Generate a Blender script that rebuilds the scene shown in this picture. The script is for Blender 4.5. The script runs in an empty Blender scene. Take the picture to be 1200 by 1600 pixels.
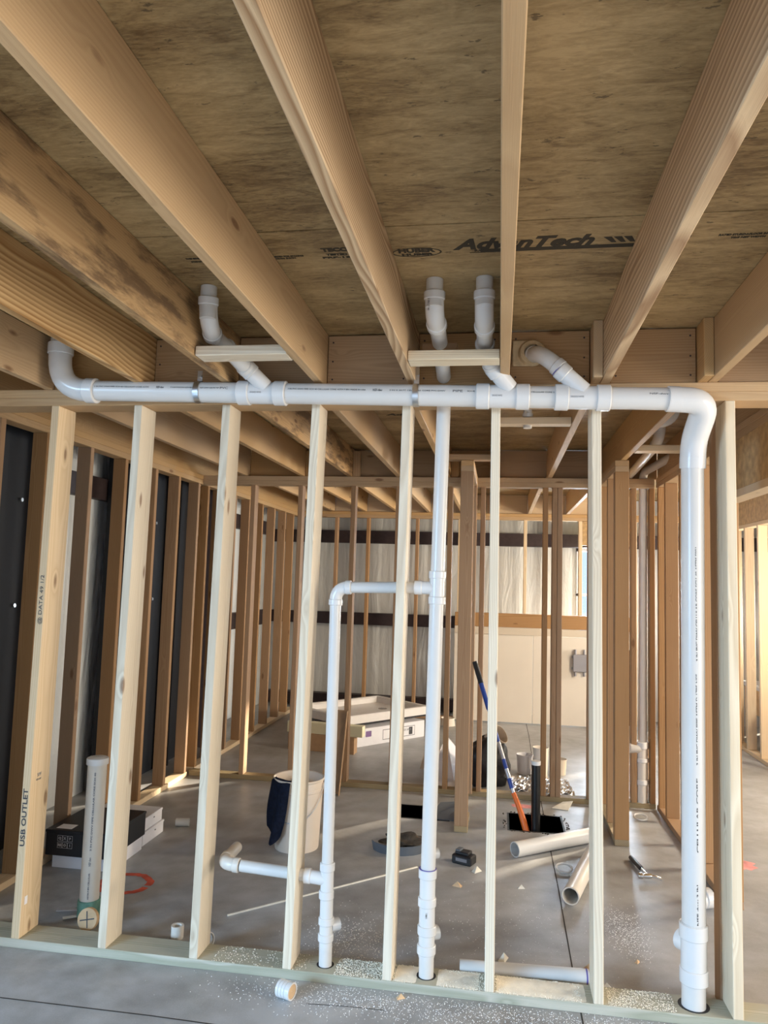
import bpy, bmesh, math, random
from mathutils import Vector, Matrix
random.seed(7)
S = bpy.context.scene
COL = S.collection

# ------------------------------------------------------------------ camera
cam = bpy.data.cameras.new('camera'); camo = bpy.data.objects.new('camera', cam); COL.objects.link(camo)
YAW, PITCH, ROLL, FPX = 0.155215656, 0.0899405452, -0.0290448701, 1167.95
camo.location = (2.06067, -3.11892, 1.63634)
Rz = Matrix.Rotation(YAW, 3, 'Z'); Rx = Matrix.Rotation(PITCH, 3, 'X'); Ry = Matrix.Rotation(ROLL, 3, 'Y')
Rw = Rz @ Rx @ Ry @ Matrix.Rotation(math.pi/2, 3, 'X')
camo.rotation_euler = Rw.to_euler()
cam.sensor_fit = 'VERTICAL'; cam.sensor_height = 24.0; cam.lens = 24.0*FPX/1600.0
cam.clip_start = 0.02; cam.clip_end = 200
S.camera = camo

# ------------------------------------------------------------------ world, sun, daylight openings, added fill, exposure
W = bpy.data.worlds.new('world'); S.world = W; W.use_nodes = True
bg = W.node_tree.nodes['Background']; bg.inputs[0].default_value = (0.60, 0.77, 1.0, 1); bg.inputs[1].default_value = 1.3
sun = bpy.data.lights.new('sun', 'SUN'); suno = bpy.data.objects.new('sun', sun); COL.objects.link(suno)
sun.energy = 22; sun.angle = math.radians(2.0); sun.color = (1.0, 0.86, 0.66)
suno.rotation_euler = Vector((-0.640, -0.703, -0.285)).to_track_quat('-Z', 'Y').to_euler()
def area(name, loc, direction, sx, sy, power, color):
    l = bpy.data.lights.new(name, 'AREA'); l.shape = 'RECTANGLE'; l.size = sx; l.size_y = sy; l.energy = power; l.color = color
    o = bpy.data.objects.new(name, l); COL.objects.link(o); o.location = loc
    o.rotation_euler = Vector(direction).to_track_quat('-Z', 'Z').to_euler(); return o
area('daylight_front_sky', (-4.8, -9.6, 3.95), (6.1, 9.6, -3.1), 6.5, 2.6, 3700, (0.46, 0.71, 1.0))
area('daylight_right_doorway', (7.2, -1.6, 1.3), (-1, 0.75, -0.05), 4.0, 2.2, 330, (1.0, 0.88, 0.72))
area('daylight_right_window', (5.75, 5.26, 1.3), (-1, -0.15, -0.1), .6, .5, 230, (1.0, 0.94, 0.84))
area('added_right_room_fill', (5.75, 2.6, 1.8), (-1, 0.6, -0.3), 1.1, .7, 280, (1.0, 0.86, 0.66))  # fill lamp at an unseen opening, added to brighten the right-room studs
area('daylight_back_window', (3.65, 6.95, 1.55), (-0.25, -1, -0.15), 1.1, 1.2, 330, (0.70, 0.85, 1.0))
S.view_settings.view_transform = 'Standard'; S.view_settings.look = 'None'
S.view_settings.exposure = -0.08; S.view_settings.gamma = 1.0; S.view_settings.use_curve_mapping = False

# ------------------------------------------------------------------ materials
def new_mat(name):
    m = bpy.data.materials.new(name); m.use_nodes = True
    nt = m.node_tree; b = nt.nodes['Principled BSDF']; return m, nt, b
def N(nt, t, **kw):
    n = nt.nodes.new(t)
    for k, v in kw.items(): setattr(n, k, v)
    return n
def plain(name, col, rough=0.5, metal=0.0, noise=0.0, nscale=20, bump=0.0):
    m, nt, b = new_mat(name)
    b.inputs['Base Color'].default_value = (*col, 1); b.inputs['Roughness'].default_value = rough; b.inputs['Metallic'].default_value = metal
    tc = N(nt, 'ShaderNodeTexCoord'); nz = N(nt, 'ShaderNodeTexNoise'); nz.inputs['Scale'].default_value = nscale; nz.inputs['Detail'].default_value = 5
    nt.links.new(tc.outputs['Object'], nz.inputs['Vector'])
    r = N(nt, 'ShaderNodeValToRGB'); a = max(noise, 0.02)
    r.color_ramp.elements[0].position = .3; r.color_ramp.elements[1].position = .7
    r.color_ramp.elements[0].color = (*[c*(1-a) for c in col], 1); r.color_ramp.elements[1].color = (*[min(1, c*(1+a)) for c in col], 1)
    nt.links.new(nz.outputs['Fac'], r.inputs['Fac']); nt.links.new(r.outputs['Color'], b.inputs['Base Color'])
    if bump:
        bp = N(nt, 'ShaderNodeBump'); bp.inputs['Strength'].default_value = bump; bp.inputs['Distance'].default_value = .01
        nt.links.new(nz.outputs['Fac'], bp.inputs['Height']); nt.links.new(bp.outputs['Normal'], b.inputs['Normal'])
    return m
def mth(nt, op, a, b=None, c=None):
    n = N(nt, 'ShaderNodeMath', operation=op)
    for i, v in enumerate((a, b, c)):
        if v is None: continue
        if isinstance(v, (int, float)): n.inputs[i].default_value = v
        else: nt.links.new(v, n.inputs[i])
    return n.outputs[0]
def wood(name, light, dark, ring=0.0065, contrast=0.6, knots=True, stain=0.0, rough=0.62, stain_col=(0.10, 0.055, 0.03), warp=0.03):
    """sawn lumber: growth rings along local Z, knots, fibre; every board shifted by its own random number"""
    m, nt, b = new_mat(name); L = nt.links.new
    tc = N(nt, 'ShaderNodeTexCoord'); oi = N(nt, 'ShaderNodeObjectInfo'); rnd = oi.outputs['Random']
    off = N(nt, 'ShaderNodeCombineXYZ')
    L(mth(nt, 'MULTIPLY_ADD', mth(nt, 'SINE', mth(nt, 'MULTIPLY', rnd, 77.0)), 0.05, 0.0), off.inputs[0])
    L(mth(nt, 'MULTIPLY_ADD', mth(nt, 'COSINE', mth(nt, 'MULTIPLY', rnd, 131.0)), 0.07, 0.0), off.inputs[1])
    L(mth(nt, 'MULTIPLY', rnd, 53.0), off.inputs[2])
    add = N(nt, 'ShaderNodeVectorMath', operation='ADD'); L(tc.outputs['Object'], add.inputs[0]); L(off.outputs[0], add.inputs[1])
    P = add.outputs[0]
    def scaled(v, s):
        n = N(nt, 'ShaderNodeVectorMath', operation='MULTIPLY'); L(v, n.inputs[0]); n.inputs[1].default_value = s; return n.outputs[0]
    def noise(v, sc=1.0, det=2.0, rg=0.5):
        n = N(nt, 'ShaderNodeTexNoise'); L(v, n.inputs['Vector']); n.inputs['Scale'].default_value = sc; n.inputs['Detail'].default_value = det; n.inputs['Roughness'].default_value = rg; return n
    w = noise(scaled(P, (2.5, 2.5, 0.8)), 1, 2)
    wv = N(nt, 'ShaderNodeVectorMath', operation='MULTIPLY_ADD'); L(w.outputs['Color'], wv.inputs[0]); wv.inputs[1].default_value = (warp*2, warp*2, 0); L(P, wv.inputs[2])
    fl = N(nt, 'ShaderNodeVectorMath', operation='MULTIPLY'); L(wv.outputs[0], fl.inputs[0]); fl.inputs[1].default_value = (1, 1, 0)
    ln = N(nt, 'ShaderNodeVectorMath', operation='LENGTH'); L(fl.outputs[0], ln.inputs[0])
    # knots: cells stretched along the grain
    vo = N(nt, 'ShaderNodeTexVoronoi'); L(scaled(P, (9, 9, 3.2)), vo.inputs['Vector']); vo.inputs['Scale'].default_value = 1.0
    kd = vo.outputs['Distance']
    kwarp = mth(nt, 'MULTIPLY', mth(nt, 'POWER', mth(nt, 'MAXIMUM', mth(nt, 'SUBTRACT', 0.35, kd), 0.0), 2.0), 0.22 if knots else 0.0)
    rr = mth(nt, 'ADD', ln.outputs[1] if len(ln.outputs) > 1 else ln.outputs[0], kwarp)
    fr = mth(nt, 'FRACT', mth(nt, 'DIVIDE', rr, ring))
    rp = N(nt, 'ShaderNodeValToRGB'); L(fr, rp.inputs['Fac'])
    e = rp.color_ramp.elements; e[0].position = 0; e[0].color = (0, 0, 0, 1); e[1].position = .72; e[1].color = (1, 1, 1, 1)
    x = rp.color_ramp.elements.new(0.95); x.color = (.15, .15, .15, 1)
    fib = noise(scaled(P, (420, 420, 6)), 1, 2)
    blot = noise(scaled(P, (7, 7, 1.3)), 1, 3)
    f = mth(nt, 'MULTIPLY', rp.outputs['Color'], contrast)
    f = mth(nt, 'ADD', f, mth(nt, 'MULTIPLY', mth(nt, 'SUBTRACT', fib.outputs['Fac'], 0.5), 0.5))
    f = mth(nt, 'ADD', f, mth(nt, 'MULTIPLY', mth(nt, 'SUBTRACT', blot.outputs['Fac'], 0.5), 0.7))
    mx = N(nt, 'ShaderNodeMix', data_type='RGBA'); mx.clamp_factor = True
    L(f, mx.inputs['Factor']); mx.inputs['A'].default_value = (*light, 1); mx.inputs['B'].default_value = (*dark, 1)
    colr = mx.outputs['Result']
    # per-board tone
    hs = N(nt, 'ShaderNodeHueSaturation'); L(colr, hs.inputs['Color'])
    L(mth(nt, 'MULTIPLY_ADD', mth(nt, 'SINE', mth(nt, 'MULTIPLY', rnd, 211.0)), 0.09, 1.0), hs.inputs['Value'])
    L(mth(nt, 'MULTIPLY_ADD', mth(nt, 'SINE', mth(nt, 'MULTIPLY', rnd, 97.0)), 0.10, 0.97), hs.inputs['Saturation'])
    colr = hs.outputs['Color']
    if knots:
        gate = N(nt, 'ShaderNodeValToRGB'); L(kd, gate.inputs['Fac'])
        g = gate.color_ramp.elements; g[0].position = 0.07; g[0].color = (1, 1, 1, 1); g[1].position = 0.14; g[1].color = (0, 0, 0, 1)
        sep = N(nt, 'ShaderNodeSeparateColor'); L(vo.outputs['Color'], sep.inputs[0])
        on = mth(nt, 'GREATER_THAN', sep.outputs[0], 0.45)
        kf = mth(nt, 'MULTIPLY', mth(nt, 'MULTIPLY', gate.outputs['Color'], on), 0.75)
        mk = N(nt, 'ShaderNodeMix', data_type='RGBA'); L(kf, mk.inputs['Factor']); L(colr, mk.inputs['A']); mk.inputs['B'].default_value = (0.17, 0.075, 0.03, 1)
        colr = mk.outputs['Result']
    if stain:
        sn = noise(scaled(P, (14, 14, 3.0)), 1, 6, .65); sr = N(nt, 'ShaderNodeValToRGB'); L(sn.outputs['Fac'], sr.inputs['Fac'])
        sr.color_ramp.elements[0].position = .47; sr.color_ramp.elements[0].color = (0, 0, 0, 1); sr.color_ramp.elements[1].position = .60; sr.color_ramp.elements[1].color = (stain,)*3+(1,)
        ms = N(nt, 'ShaderNodeMix', data_type='RGBA'); L(sr.outputs['Color'], ms.inputs['Factor']); L(colr, ms.inputs['A']); ms.inputs['B'].default_value = (*stain_col, 1)
        colr = ms.outputs['Result']
    L(colr, b.inputs['Base Color']); b.inputs['Roughness'].default_value = rough; b.inputs['Specular IOR Level'].default_value = 0.3
    bp = N(nt, 'ShaderNodeBump'); bp.inputs['Strength'].default_value = 0.25; bp.inputs['Distance'].default_value = .002
    L(fib.outputs['Fac'], bp.inputs['Height']); L(bp.outputs['Normal'], b.inputs['Normal'])
    return m

M = {}
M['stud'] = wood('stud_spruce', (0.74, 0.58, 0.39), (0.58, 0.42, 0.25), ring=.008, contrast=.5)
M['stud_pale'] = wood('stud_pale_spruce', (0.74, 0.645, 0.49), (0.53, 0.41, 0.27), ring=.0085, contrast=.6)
M['stud_warm'] = wood('stud_brown_fir_shaded', (0.42, 0.245, 0.12), (0.29, 0.155, 0.065), ring=.007, contrast=.55)  # brown fir, colour darkened further for the weak light deeper inside
M['joist'] = wood('joist_yellow_pine', (0.68, 0.47, 0.25), (0.34, 0.175, 0.06), ring=.0085, contrast=1.0, knots=False, warp=.045)
M['joist_bold'] = wood('joist_cathedral_pine', (0.64, 0.44, 0.235), (0.27, 0.13, 0.045), ring=.019, contrast=.8, knots=False, warp=.075)
M['joist_plain'] = wood('joist_fir', (0.53, 0.35, 0.18), (0.41, 0.25, 0.12), ring=.007, contrast=.5)
M['joist_stained'] = wood('joist_stained_pine', (0.55, 0.37, 0.20), (0.40, 0.24, 0.12), ring=.008, contrast=.5, stain=.75)
M['block'] = wood('blocking_fir_shaded', (0.43, 0.26, 0.12), (0.31, 0.17, 0.07), ring=.010, contrast=.6)  # shade of the recess between the joists is put into this darker colour
M['treated'] = wood('treated_pine', (0.56, 0.53, 0.43), (0.33, 0.34, 0.24), ring=.009, contrast=.8, knots=True, warp=.02)
M['treated_dk'] = wood('treated_pine_brown', (0.36, 0.28, 0.16), (0.24, 0.17, 0.09), ring=.009, contrast=.6)
M['pvc'] = plain('white_pvc', (0.66, 0.645, 0.62), .30, noise=.02, nscale=6)
M['pvc_fit'] = plain('white_pvc_fitting', (0.69, 0.68, 0.665), .24, noise=.015, nscale=6)
M['pvc_old'] = plain('cream_pvc', (0.66, 0.61, 0.54), .35, noise=.04, nscale=8)
M['ink'] = plain('black_print', (0.05, 0.05, 0.055), .6)
M['ink_gray'] = plain('gray_print', (0.20, 0.20, 0.22), .6)
M['ink_brown'] = plain('brown_black_stamp', (0.045, 0.035, 0.022), .8)
M['primer'] = plain('purple_primer', (0.12, 0.10, 0.35), .5)
M['galv'] = plain('galvanised_steel', (0.62, 0.64, 0.66), .3, 1.0)
M['chrome'] = plain('polished_steel', (0.75, 0.76, 0.78), .18, 1.0)
M['dark_steel'] = plain('red_oxide_steel', (0.045, 0.028, 0.028), .5, .2, noise=.2)
M['maroon'] = plain('maroon_steel', (0.10, 0.035, 0.035), .45, .2, noise=.15)
M['black_steel'] = plain('black_steel', (0.005, 0.006, 0.010), .7, 0, noise=.2)
M['grey_steel'] = plain('purple_grey_steel', (0.20, 0.165, 0.18), .5, .3, noise=.1)
M['black'] = plain('black_plastic', (0.012, 0.012, 0.014), .42)
M['black_box'] = plain('black_card', (0.010, 0.010, 0.012), .45)
M['white_card'] = plain('white_card', (0.80, 0.79, 0.82), .55)
M['cardboard'] = plain('brown_cardboard', (0.42, 0.26, 0.14), .8, noise=.08)
M['navy'] = plain('navy_cloth', (0.012, 0.018, 0.045), .9, noise=.3, nscale=60, bump=.5)
M['bucket'] = plain('cream_bucket_plastic', (0.72, 0.62, 0.52), .45, noise=.05, nscale=5)
M['gyp'] = plain('pale_wallboard', (0.76, 0.68, 0.58), .8, noise=.04, nscale=2)
M['gyp2'] = plain('cream_trim_board', (0.66, 0.56, 0.44), .7, noise=.04, nscale=3)
M['blue'] = plain('blue_fibreglass', (0.02, 0.06, 0.30), .35)
M['orange'] = plain('orange_plastic', (0.80, 0.16, 0.02), .45)
M['silver'] = plain('silver_label', (0.55, 0.55, 0.58), .3, .6)
M['abs'] = plain('black_abs', (0.006, 0.006, 0.007), .3)
M['tape'] = plain('green_foam_wrap', (0.13, 0.28, 0.22), .6, noise=.3, nscale=30, bump=.4)
M['dirt'] = plain('dark_dirt', (0.055, 0.042, 0.03), .95, noise=.6, nscale=25, bump=1)
M['hole'] = plain('black_form_liner', (0.012, 0.012, 0.013), .6, noise=.4, nscale=12)
M['rubber'] = plain('grey_rubber', (0.10, 0.115, 0.135), .5, noise=.1)
M['redpaint'] = plain('red_marking_paint', (0.62, 0.10, 0.05), .9, noise=.35, nscale=18)
M['pinkpaint'] = plain('pink_marking_paint', (0.75, 0.30, 0.28), .9, noise=.3, nscale=14)
M['sawdust'] = plain('pale_sawdust', (0.86, 0.81, 0.69), .95, noise=.1)
M['pvcdust'] = plain('white_pvc_shavings', (0.84, 0.85, 0.84), .7)
M['chip'] = plain('wood_chip', (0.62, 0.42, 0.24), .8, noise=.15)
M['tray'] = plain('white_acrylic', (0.78, 0.74, 0.71), .25)
M['foam_y'] = plain('cream_foam_block', (0.72, 0.66, 0.45), .8)
M['purple'] = plain('purple_label', (0.22, 0.13, 0.30), .6)
M['foam_tan'] = plain('tan_spray_foam', (0.62, 0.47, 0.28), .8, noise=.2, nscale=30, bump=.8)
M['grey_box'] = plain('grey_enamel_box', (0.33, 0.32, 0.34), .4, .3)
M['bag'] = plain('black_bag_fabric', (0.008, 0.008, 0.010), .55, noise=.5, nscale=12, bump=.8)
M['osb_warm'] = plain('sheathing_board', (0.50, 0.33, 0.16), .8, noise=.25, nscale=22)
def foil():
    m, nt, b = new_mat('silver_foil'); L = nt.links.new
    b.inputs['Base Color'].default_value = (.80, .82, .86, 1); b.inputs['Metallic'].default_value = .85; b.inputs['Roughness'].default_value = .25
    tc = N(nt, 'ShaderNodeTexCoord'); v = N(nt, 'ShaderNodeTexVoronoi'); v.inputs['Scale'].default_value = 16; L(tc.outputs['Object'], v.inputs['Vector'])
    bp = N(nt, 'ShaderNodeBump'); bp.inputs['Distance'].default_value = .03; L(v.outputs['Distance'], bp.inputs['Height']); L(bp.outputs['Normal'], b.inputs['Normal']); return m
M['foil'] = foil()
def glassm():
    m, nt, b = new_mat('window_glass'); L = nt.links.new
    tr = N(nt, 'ShaderNodeBsdfTransparent'); gl = N(nt, 'ShaderNodeBsdfGlossy'); gl.inputs['Roughness'].default_value = .02
    mx = N(nt, 'ShaderNodeMixShader'); mx.inputs[0].default_value = .06; L(tr.outputs[0], mx.inputs[1]); L(gl.outputs[0], mx.inputs[2])
    L(mx.outputs[0], nt.nodes['Material Output'].inputs['Surface']); nt.nodes.remove(b); return m
M['glass'] = glassm()
def concrete():
    m, nt, b = new_mat('concrete_slab'); L = nt.links.new
    tc = N(nt, 'ShaderNodeTexCoord')
    def noise(sc, det, rg=.55):
        n = N(nt, 'ShaderNodeTexNoise'); n.inputs['Scale'].default_value = sc; n.inputs['Detail'].default_value = det; n.inputs['Roughness'].default_value = rg
        L(tc.outputs['Object'], n.inputs['Vector']); return n.outputs['Fac']
    a = noise(1.1, 6, .6); c = noise(9, 5); d = noise(160, 2)
    f = mth(nt, 'ADD', mth(nt, 'MULTIPLY', a, .65), mth(nt, 'ADD', mth(nt, 'MULTIPLY', c, .25), mth(nt, 'MULTIPLY', d, .1)))
    r = N(nt, 'ShaderNodeValToRGB'); L(f, r.inputs['Fac']); e = r.color_ramp.elements
    e[0].position = .36; e[0].color = (0.235, 0.23, 0.22, 1); e[1].position = .62; e[1].color = (0.46, 0.465, 0.475, 1)
    # dried wash marks and dust: pale flecks
    sp = noise(300, 1); g = N(nt, 'ShaderNodeValToRGB'); L(sp, g.inputs['Fac']); g.color_ramp.elements[0].position = .69; g.color_ramp.elements[1].position = .72
    pl = noise(1.6, 3); pg = N(nt, 'ShaderNodeValToRGB'); L(pl, pg.inputs['Fac']); pg.color_ramp.elements[0].position = .48; pg.color_ramp.elements[1].position = .62
    mx = N(nt, 'ShaderNodeMix', data_type='RGBA'); L(mth(nt, 'MULTIPLY', g.outputs['Color'], mth(nt, 'MULTIPLY', pg.outputs['Color'], .6)), mx.inputs['Factor']); L(r.outputs['Color'], mx.inputs['A']); mx.inputs['B'].default_value = (.72, .71, .68, 1)
    L(mx.outputs['Result'], b.inputs['Base Color'])
    rr = N(nt, 'ShaderNodeMapRange'); L(a, rr.inputs['Value']); rr.inputs['To Min'].default_value = .30; rr.inputs['To Max'].default_value = .55; L(rr.outputs[0], b.inputs['Roughness'])
    bp = N(nt, 'ShaderNodeBump'); bp.inputs['Strength'].default_value = .12; bp.inputs['Distance'].default_value = .01; L(c, bp.inputs['Height']); L(bp.outputs['Normal'], b.inputs['Normal'])
    return m
M['concrete'] = concrete()
def osb():
    m, nt, b = new_mat('subfloor_panel'); L = nt.links.new
    tc = N(nt, 'ShaderNodeTexCoord')
    def noise(v, sc, det, rg=.55, dist=0):
        mp = N(nt, 'ShaderNodeMapping'); mp.inputs['Scale'].default_value = v; L(tc.outputs['Object'], mp.inputs['Vector'])
        n = N(nt, 'ShaderNodeTexNoise'); n.inputs['Scale'].default_value = sc; n.inputs['Detail'].default_value = det; n.inputs['Roughness'].default_value = rg; n.inputs['Distortion'].default_value = dist
        L(mp.outputs[0], n.inputs['Vector']); return n.outputs['Fac']
    a = noise((1, 2.2, 1), 2.0, 5); c = noise((1, 3.5, 1), 9, 5, .6, 1.2); d = noise((1, 4, 1), 45, 3, .6, .8)
    f = mth(nt, 'ADD', mth(nt, 'MULTIPLY', a, .45), mth(nt, 'ADD', mth(nt, 'MULTIPLY', c, .35), mth(nt, 'MULTIPLY', d, .2)))
    r = N(nt, 'ShaderNodeValToRGB'); L(f, r.inputs['Fac']); e = r.color_ramp.elements
    e[0].position = .37; e[0].color = (0.15, 0.088, 0.034, 1); e[1].position = .62; e[1].color = (0.52, 0.375, 0.19, 1)
    x = r.color_ramp.elements.new(.5); x.color = (0.36, 0.25, 0.115, 1)
    # dark bark specks
    s = noise((1, 2.6, 1), 15, 4, .7); sg = N(nt, 'ShaderNodeValToRGB'); L(s, sg.inputs['Fac']); sg.color_ramp.elements[0].position = .64; sg.color_ramp.elements[1].position = .68
    mx = N(nt, 'ShaderNodeMix', data_type='RGBA'); L(mth(nt, 'MULTIPLY', sg.outputs['Color'], .7), mx.inputs['Factor']); L(r.outputs['Color'], mx.inputs['A']); mx.inputs['B'].default_value = (.055, .035, .018, 1)
    L(mx.outputs['Result'], b.inputs['Base Color']); b.inputs['Roughness'].default_value = .6
    bp = N(nt, 'ShaderNodeBump'); bp.inputs['Strength'].default_value = .3; bp.inputs['Distance'].default_value = .006; L(c, bp.inputs['Height']); L(bp.outputs['Normal'], b.inputs['Normal'])
    return m
M['osb'] = osb()
def siding(name, col, rough=.4, wr=.5):
    m, nt, b = new_mat(name); L = nt.links.new
    tc = N(nt, 'ShaderNodeTexCoord'); mp = N(nt, 'ShaderNodeMapping'); mp.inputs['Scale'].default_value = (6, 6, 1.2); L(tc.outputs['Object'], mp.inputs['Vector'])
    n = N(nt, 'ShaderNodeTexNoise'); n.inputs['Scale'].default_value = 1; n.inputs['Detail'].default_value = 4; n.inputs['Distortion'].default_value = 1.0; L(mp.outputs[0], n.inputs['Vector'])
    b.inputs['Base Color'].default_value = (*col, 1); b.inputs['Roughness'].default_value = rough
    bp = N(nt, 'ShaderNodeBump'); bp.inputs['Strength'].default_value = wr; bp.inputs['Distance'].default_value = .06; L(n.outputs['Fac'], bp.inputs['Height']); L(bp.outputs['Normal'], b.inputs['Normal']); return m
M['siding'] = siding('vinyl_faced_insulation', (0.62, 0.61, 0.58))
M['siding_l'] = siding('vinyl_faced_insulation_white', (0.74, 0.77, 0.78), .35, .8)

# ------------------------------------------------------------------ builders
def tag(o, label=None, cat=None, group=None, kind=None):
    if label: o['label'] = label
    if cat: o['category'] = cat
    if group: o['group'] = group
    if kind: o['kind'] = kind
    return o
def mesh_from_bm(name, bm, mat, smooth=False, angle=35):
    bmesh.ops.recalc_face_normals(bm, faces=bm.faces[:])
    me = bpy.data.meshes.new(name); bm.to_mesh(me); bm.free()
    if mat: me.materials.append(mat)
    if smooth:
        for p in me.polygons: p.use_smooth = True
        try: me.set_sharp_from_angle(angle=math.radians(angle))
        except Exception: pass
    return me
def link(name, me, parent=None, loc=(0, 0, 0), rot=(0, 0, 0)):
    o = bpy.data.objects.new(name, me); COL.objects.link(o); o.location = loc; o.rotation_euler = rot
    if parent is not None: o.parent = parent
    return o
def empty(name, loc, label, cat, group=None, rz=0):
    o = bpy.data.objects.new(name, None); COL.objects.link(o); o.location = loc; o.rotation_euler = (0, 0, rz); o.empty_display_size = .05
    return tag(o, label, cat, group)
_bc = {}
def box_bm(bm, sx, sy, sz, c=(0, 0, 0), bev=0.0, rot=None):
    r = bmesh.ops.create_cube(bm, size=1.0); vs = r['verts']
    for v in vs: v.co = Vector((v.co.x*sx, v.co.y*sy, v.co.z*sz))
    if bev:
        es = list({e for v in vs for e in v.link_edges})
        rb = bmesh.ops.bevel(bm, geom=es, offset=bev, segments=1, affect='EDGES', profile=.5)
        vs = list({v for f in rb['faces'] for v in f.verts} | {v for v in vs if v.is_valid})
    for v in vs:
        if rot is not None: v.co = rot @ v.co
        v.co += Vector(c)
    return vs
def board_mesh(a, b_, L, mat):
    k = (round(a, 4), round(b_, 4), round(L, 4), mat)
    if k not in _bc:
        bm = bmesh.new(); box_bm(bm, a, b_, L, bev=min(.0025, a/8, b_/8)); _bc[k] = mesh_from_bm('board', bm, M[mat])
    return _bc[k]
def board(name, x0, x1, y0, y1, z0, z1, mat, label=None, cat=None, group=None, kind=None, parent=None, tilt=(0, 0)):
    dx, dy, dz = x1-x0, y1-y0, z1-z0; L = max(dx, dy, dz)
    if L == dz: me = board_mesh(dx, dy, dz, mat); rot = (tilt[1], tilt[0], 0)
    elif L == dx: me = board_mesh(dz, dy, dx, mat); rot = (0, math.pi/2, 0)
    else: me = board_mesh(dx, dz, dy, mat); rot = (-math.pi/2, 0, tilt[0])
    o = link(name, me, parent, ((x0+x1)/2, (y0+y1)/2, (z0+z1)/2), rot)
    return tag(o, label, cat, group, kind)
def solid(name, x0, x1, y0, y1, z0, z1, mat, bev=0, **kw):
    bm = bmesh.new(); box_bm(bm, x1-x0, y1-y0, z1-z0, bev=bev)
    o = link(name, mesh_from_bm(name, bm, M[mat]), kw.pop('parent', None), ((x0+x1)/2, (y0+y1)/2, (z0+z1)/2)); return tag(o, **kw)
def smooth_path(pts, rad=.05, n=6):
    """polyline with rounded corners; rad may be a list per inner point"""
    P = [Vector(p) for p in pts]; out = [P[0]]
    for i in range(1, len(P)-1):
        a, b, c = P[i-1], P[i], P[i+1]; d1 = (a-b); d2 = (c-b); fm = .8 if len(P) == 3 else .49; r = min(rad, d1.length*fm, d2.length*fm)
        p1 = b+d1.normalized()*r; p2 = b+d2.normalized()*r
        for k in range(n+1):
            t = k/n; out.append((1-t)**2*p1+2*t*(1-t)*b+t*t*p2)
    out.append(P[-1]); return out
def sweep_bm(bm, pts, radii, seg=24, cap=True):
    P = [Vector(p) for p in pts]; n = len(P)
    if not hasattr(radii, '__len__'): radii = [radii]*n
    T = []
    for i in range(n):
        a = P[max(i-1, 0)]; b = P[min(i+1, n-1)]; t = (b-a)
        if t.length < 1e-9: t = T[-1] if T else Vector((0, 0, 1))
        T.append(t.normalized())
    u = T[0].orthogonal().normalized(); rings = []
    for i in range(n):
        u = (u - T[i]*u.dot(T[i])).normalized(); v = T[i].cross(u)
        rings.append([bm.verts.new(P[i]+(u*math.cos(2*math.pi*k/seg)+v*math.sin(2*math.pi*k/seg))*radii[i]) for k in range(seg)])
    for i in range(n-1):
        for k in range(seg): bm.faces.new((rings[i][k], rings[i][(k+1) % seg], rings[i+1][(k+1) % seg], rings[i+1][k]))
    if cap: bm.faces.new(rings[0][::-1]); bm.faces.new(rings[-1])
    return rings
def stepped(p0, p1, prof):
    """profile list of (t, r) along p0->p1, duplicates make steps"""
    a, b = Vector(p0), Vector(p1); return [a+(b-a)*t for t, r in prof], [r for t, r in prof]
def lathe_bm(bm, prof, c=(0, 0, 0), seg=32, M3=None):
    rings = []
    for r, z in prof:
        ring = []
        for k in range(seg):
            a = 2*math.pi*k/seg; p = Vector((r*math.cos(a), r*math.sin(a), z))
            if M3 is not None: p = M3 @ p
            ring.append(bm.verts.new(p+Vector(c)))
        rings.append(ring)
    for i in range(len(rings)-1):
        for k in range(seg): bm.faces.new((rings[i][k], rings[i][(k+1) % seg], rings[i+1][(k+1) % seg], rings[i+1][k]))
    return rings
def wmat(o):
    m = Matrix.Identity(4)
    while o is not None: m = Matrix.LocRotScale(o.location, o.rotation_euler, None) @ m; o = o.parent
    return m
def part(name, bm, mat, parent, smooth=True, label=None, origin=None):
    me = mesh_from_bm(name, bm, M[mat], smooth)
    o = link(name, me, parent)
    if parent is not None: me.transform(wmat(parent).inverted())
    if label: o['label'] = label
    return o
def hub_bm(bm, p, d, r, ln):
    """socket collar: centre p, axis d"""
    d = Vector(d).normalized(); a = Vector(p)-d*ln/2; b = Vector(p)+d*ln/2; e = min(.003, ln*.1)
    pts = [a, a, a+d*e, b-d*e, b, b]; rr = [r*.9, r-.0025, r, r, r-.0025, r*.9]
    # avoid zero-length tangents
    pts = [a-d*1e-5, a, a+d*e, b-d*e, b, b+d*1e-5]
    sweep_bm(bm, pts, rr, 32)
def pipe(parent, pts, r, name='pipe', mat='pvc', rad=.05, label=None):
    bm = bmesh.new(); sweep_bm(bm, smooth_path(pts, rad) if len(pts) > 2 else pts, r, 32); return part(name, bm, mat, parent, label=label)
def elbow(parent, pts, r, ends=.045, rad=.09, name='elbow', mat='pvc_fit', body=1.12, hubf=1.25, label=None):
    bm = bmesh.new(); P = smooth_path(pts, rad, 8); sweep_bm(bm, P, r*body, 32)
    a, b = Vector(pts[0]), Vector(pts[-1]); da = (Vector(pts[1])-a).normalized(); db = (Vector(pts[-2])-b).normalized()
    hub_bm(bm, a+da*ends/2, da, r*hubf, ends); hub_bm(bm, b+db*ends/2, db, r*hubf, ends)
    return part(name, bm, mat, parent, label=label)
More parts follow.
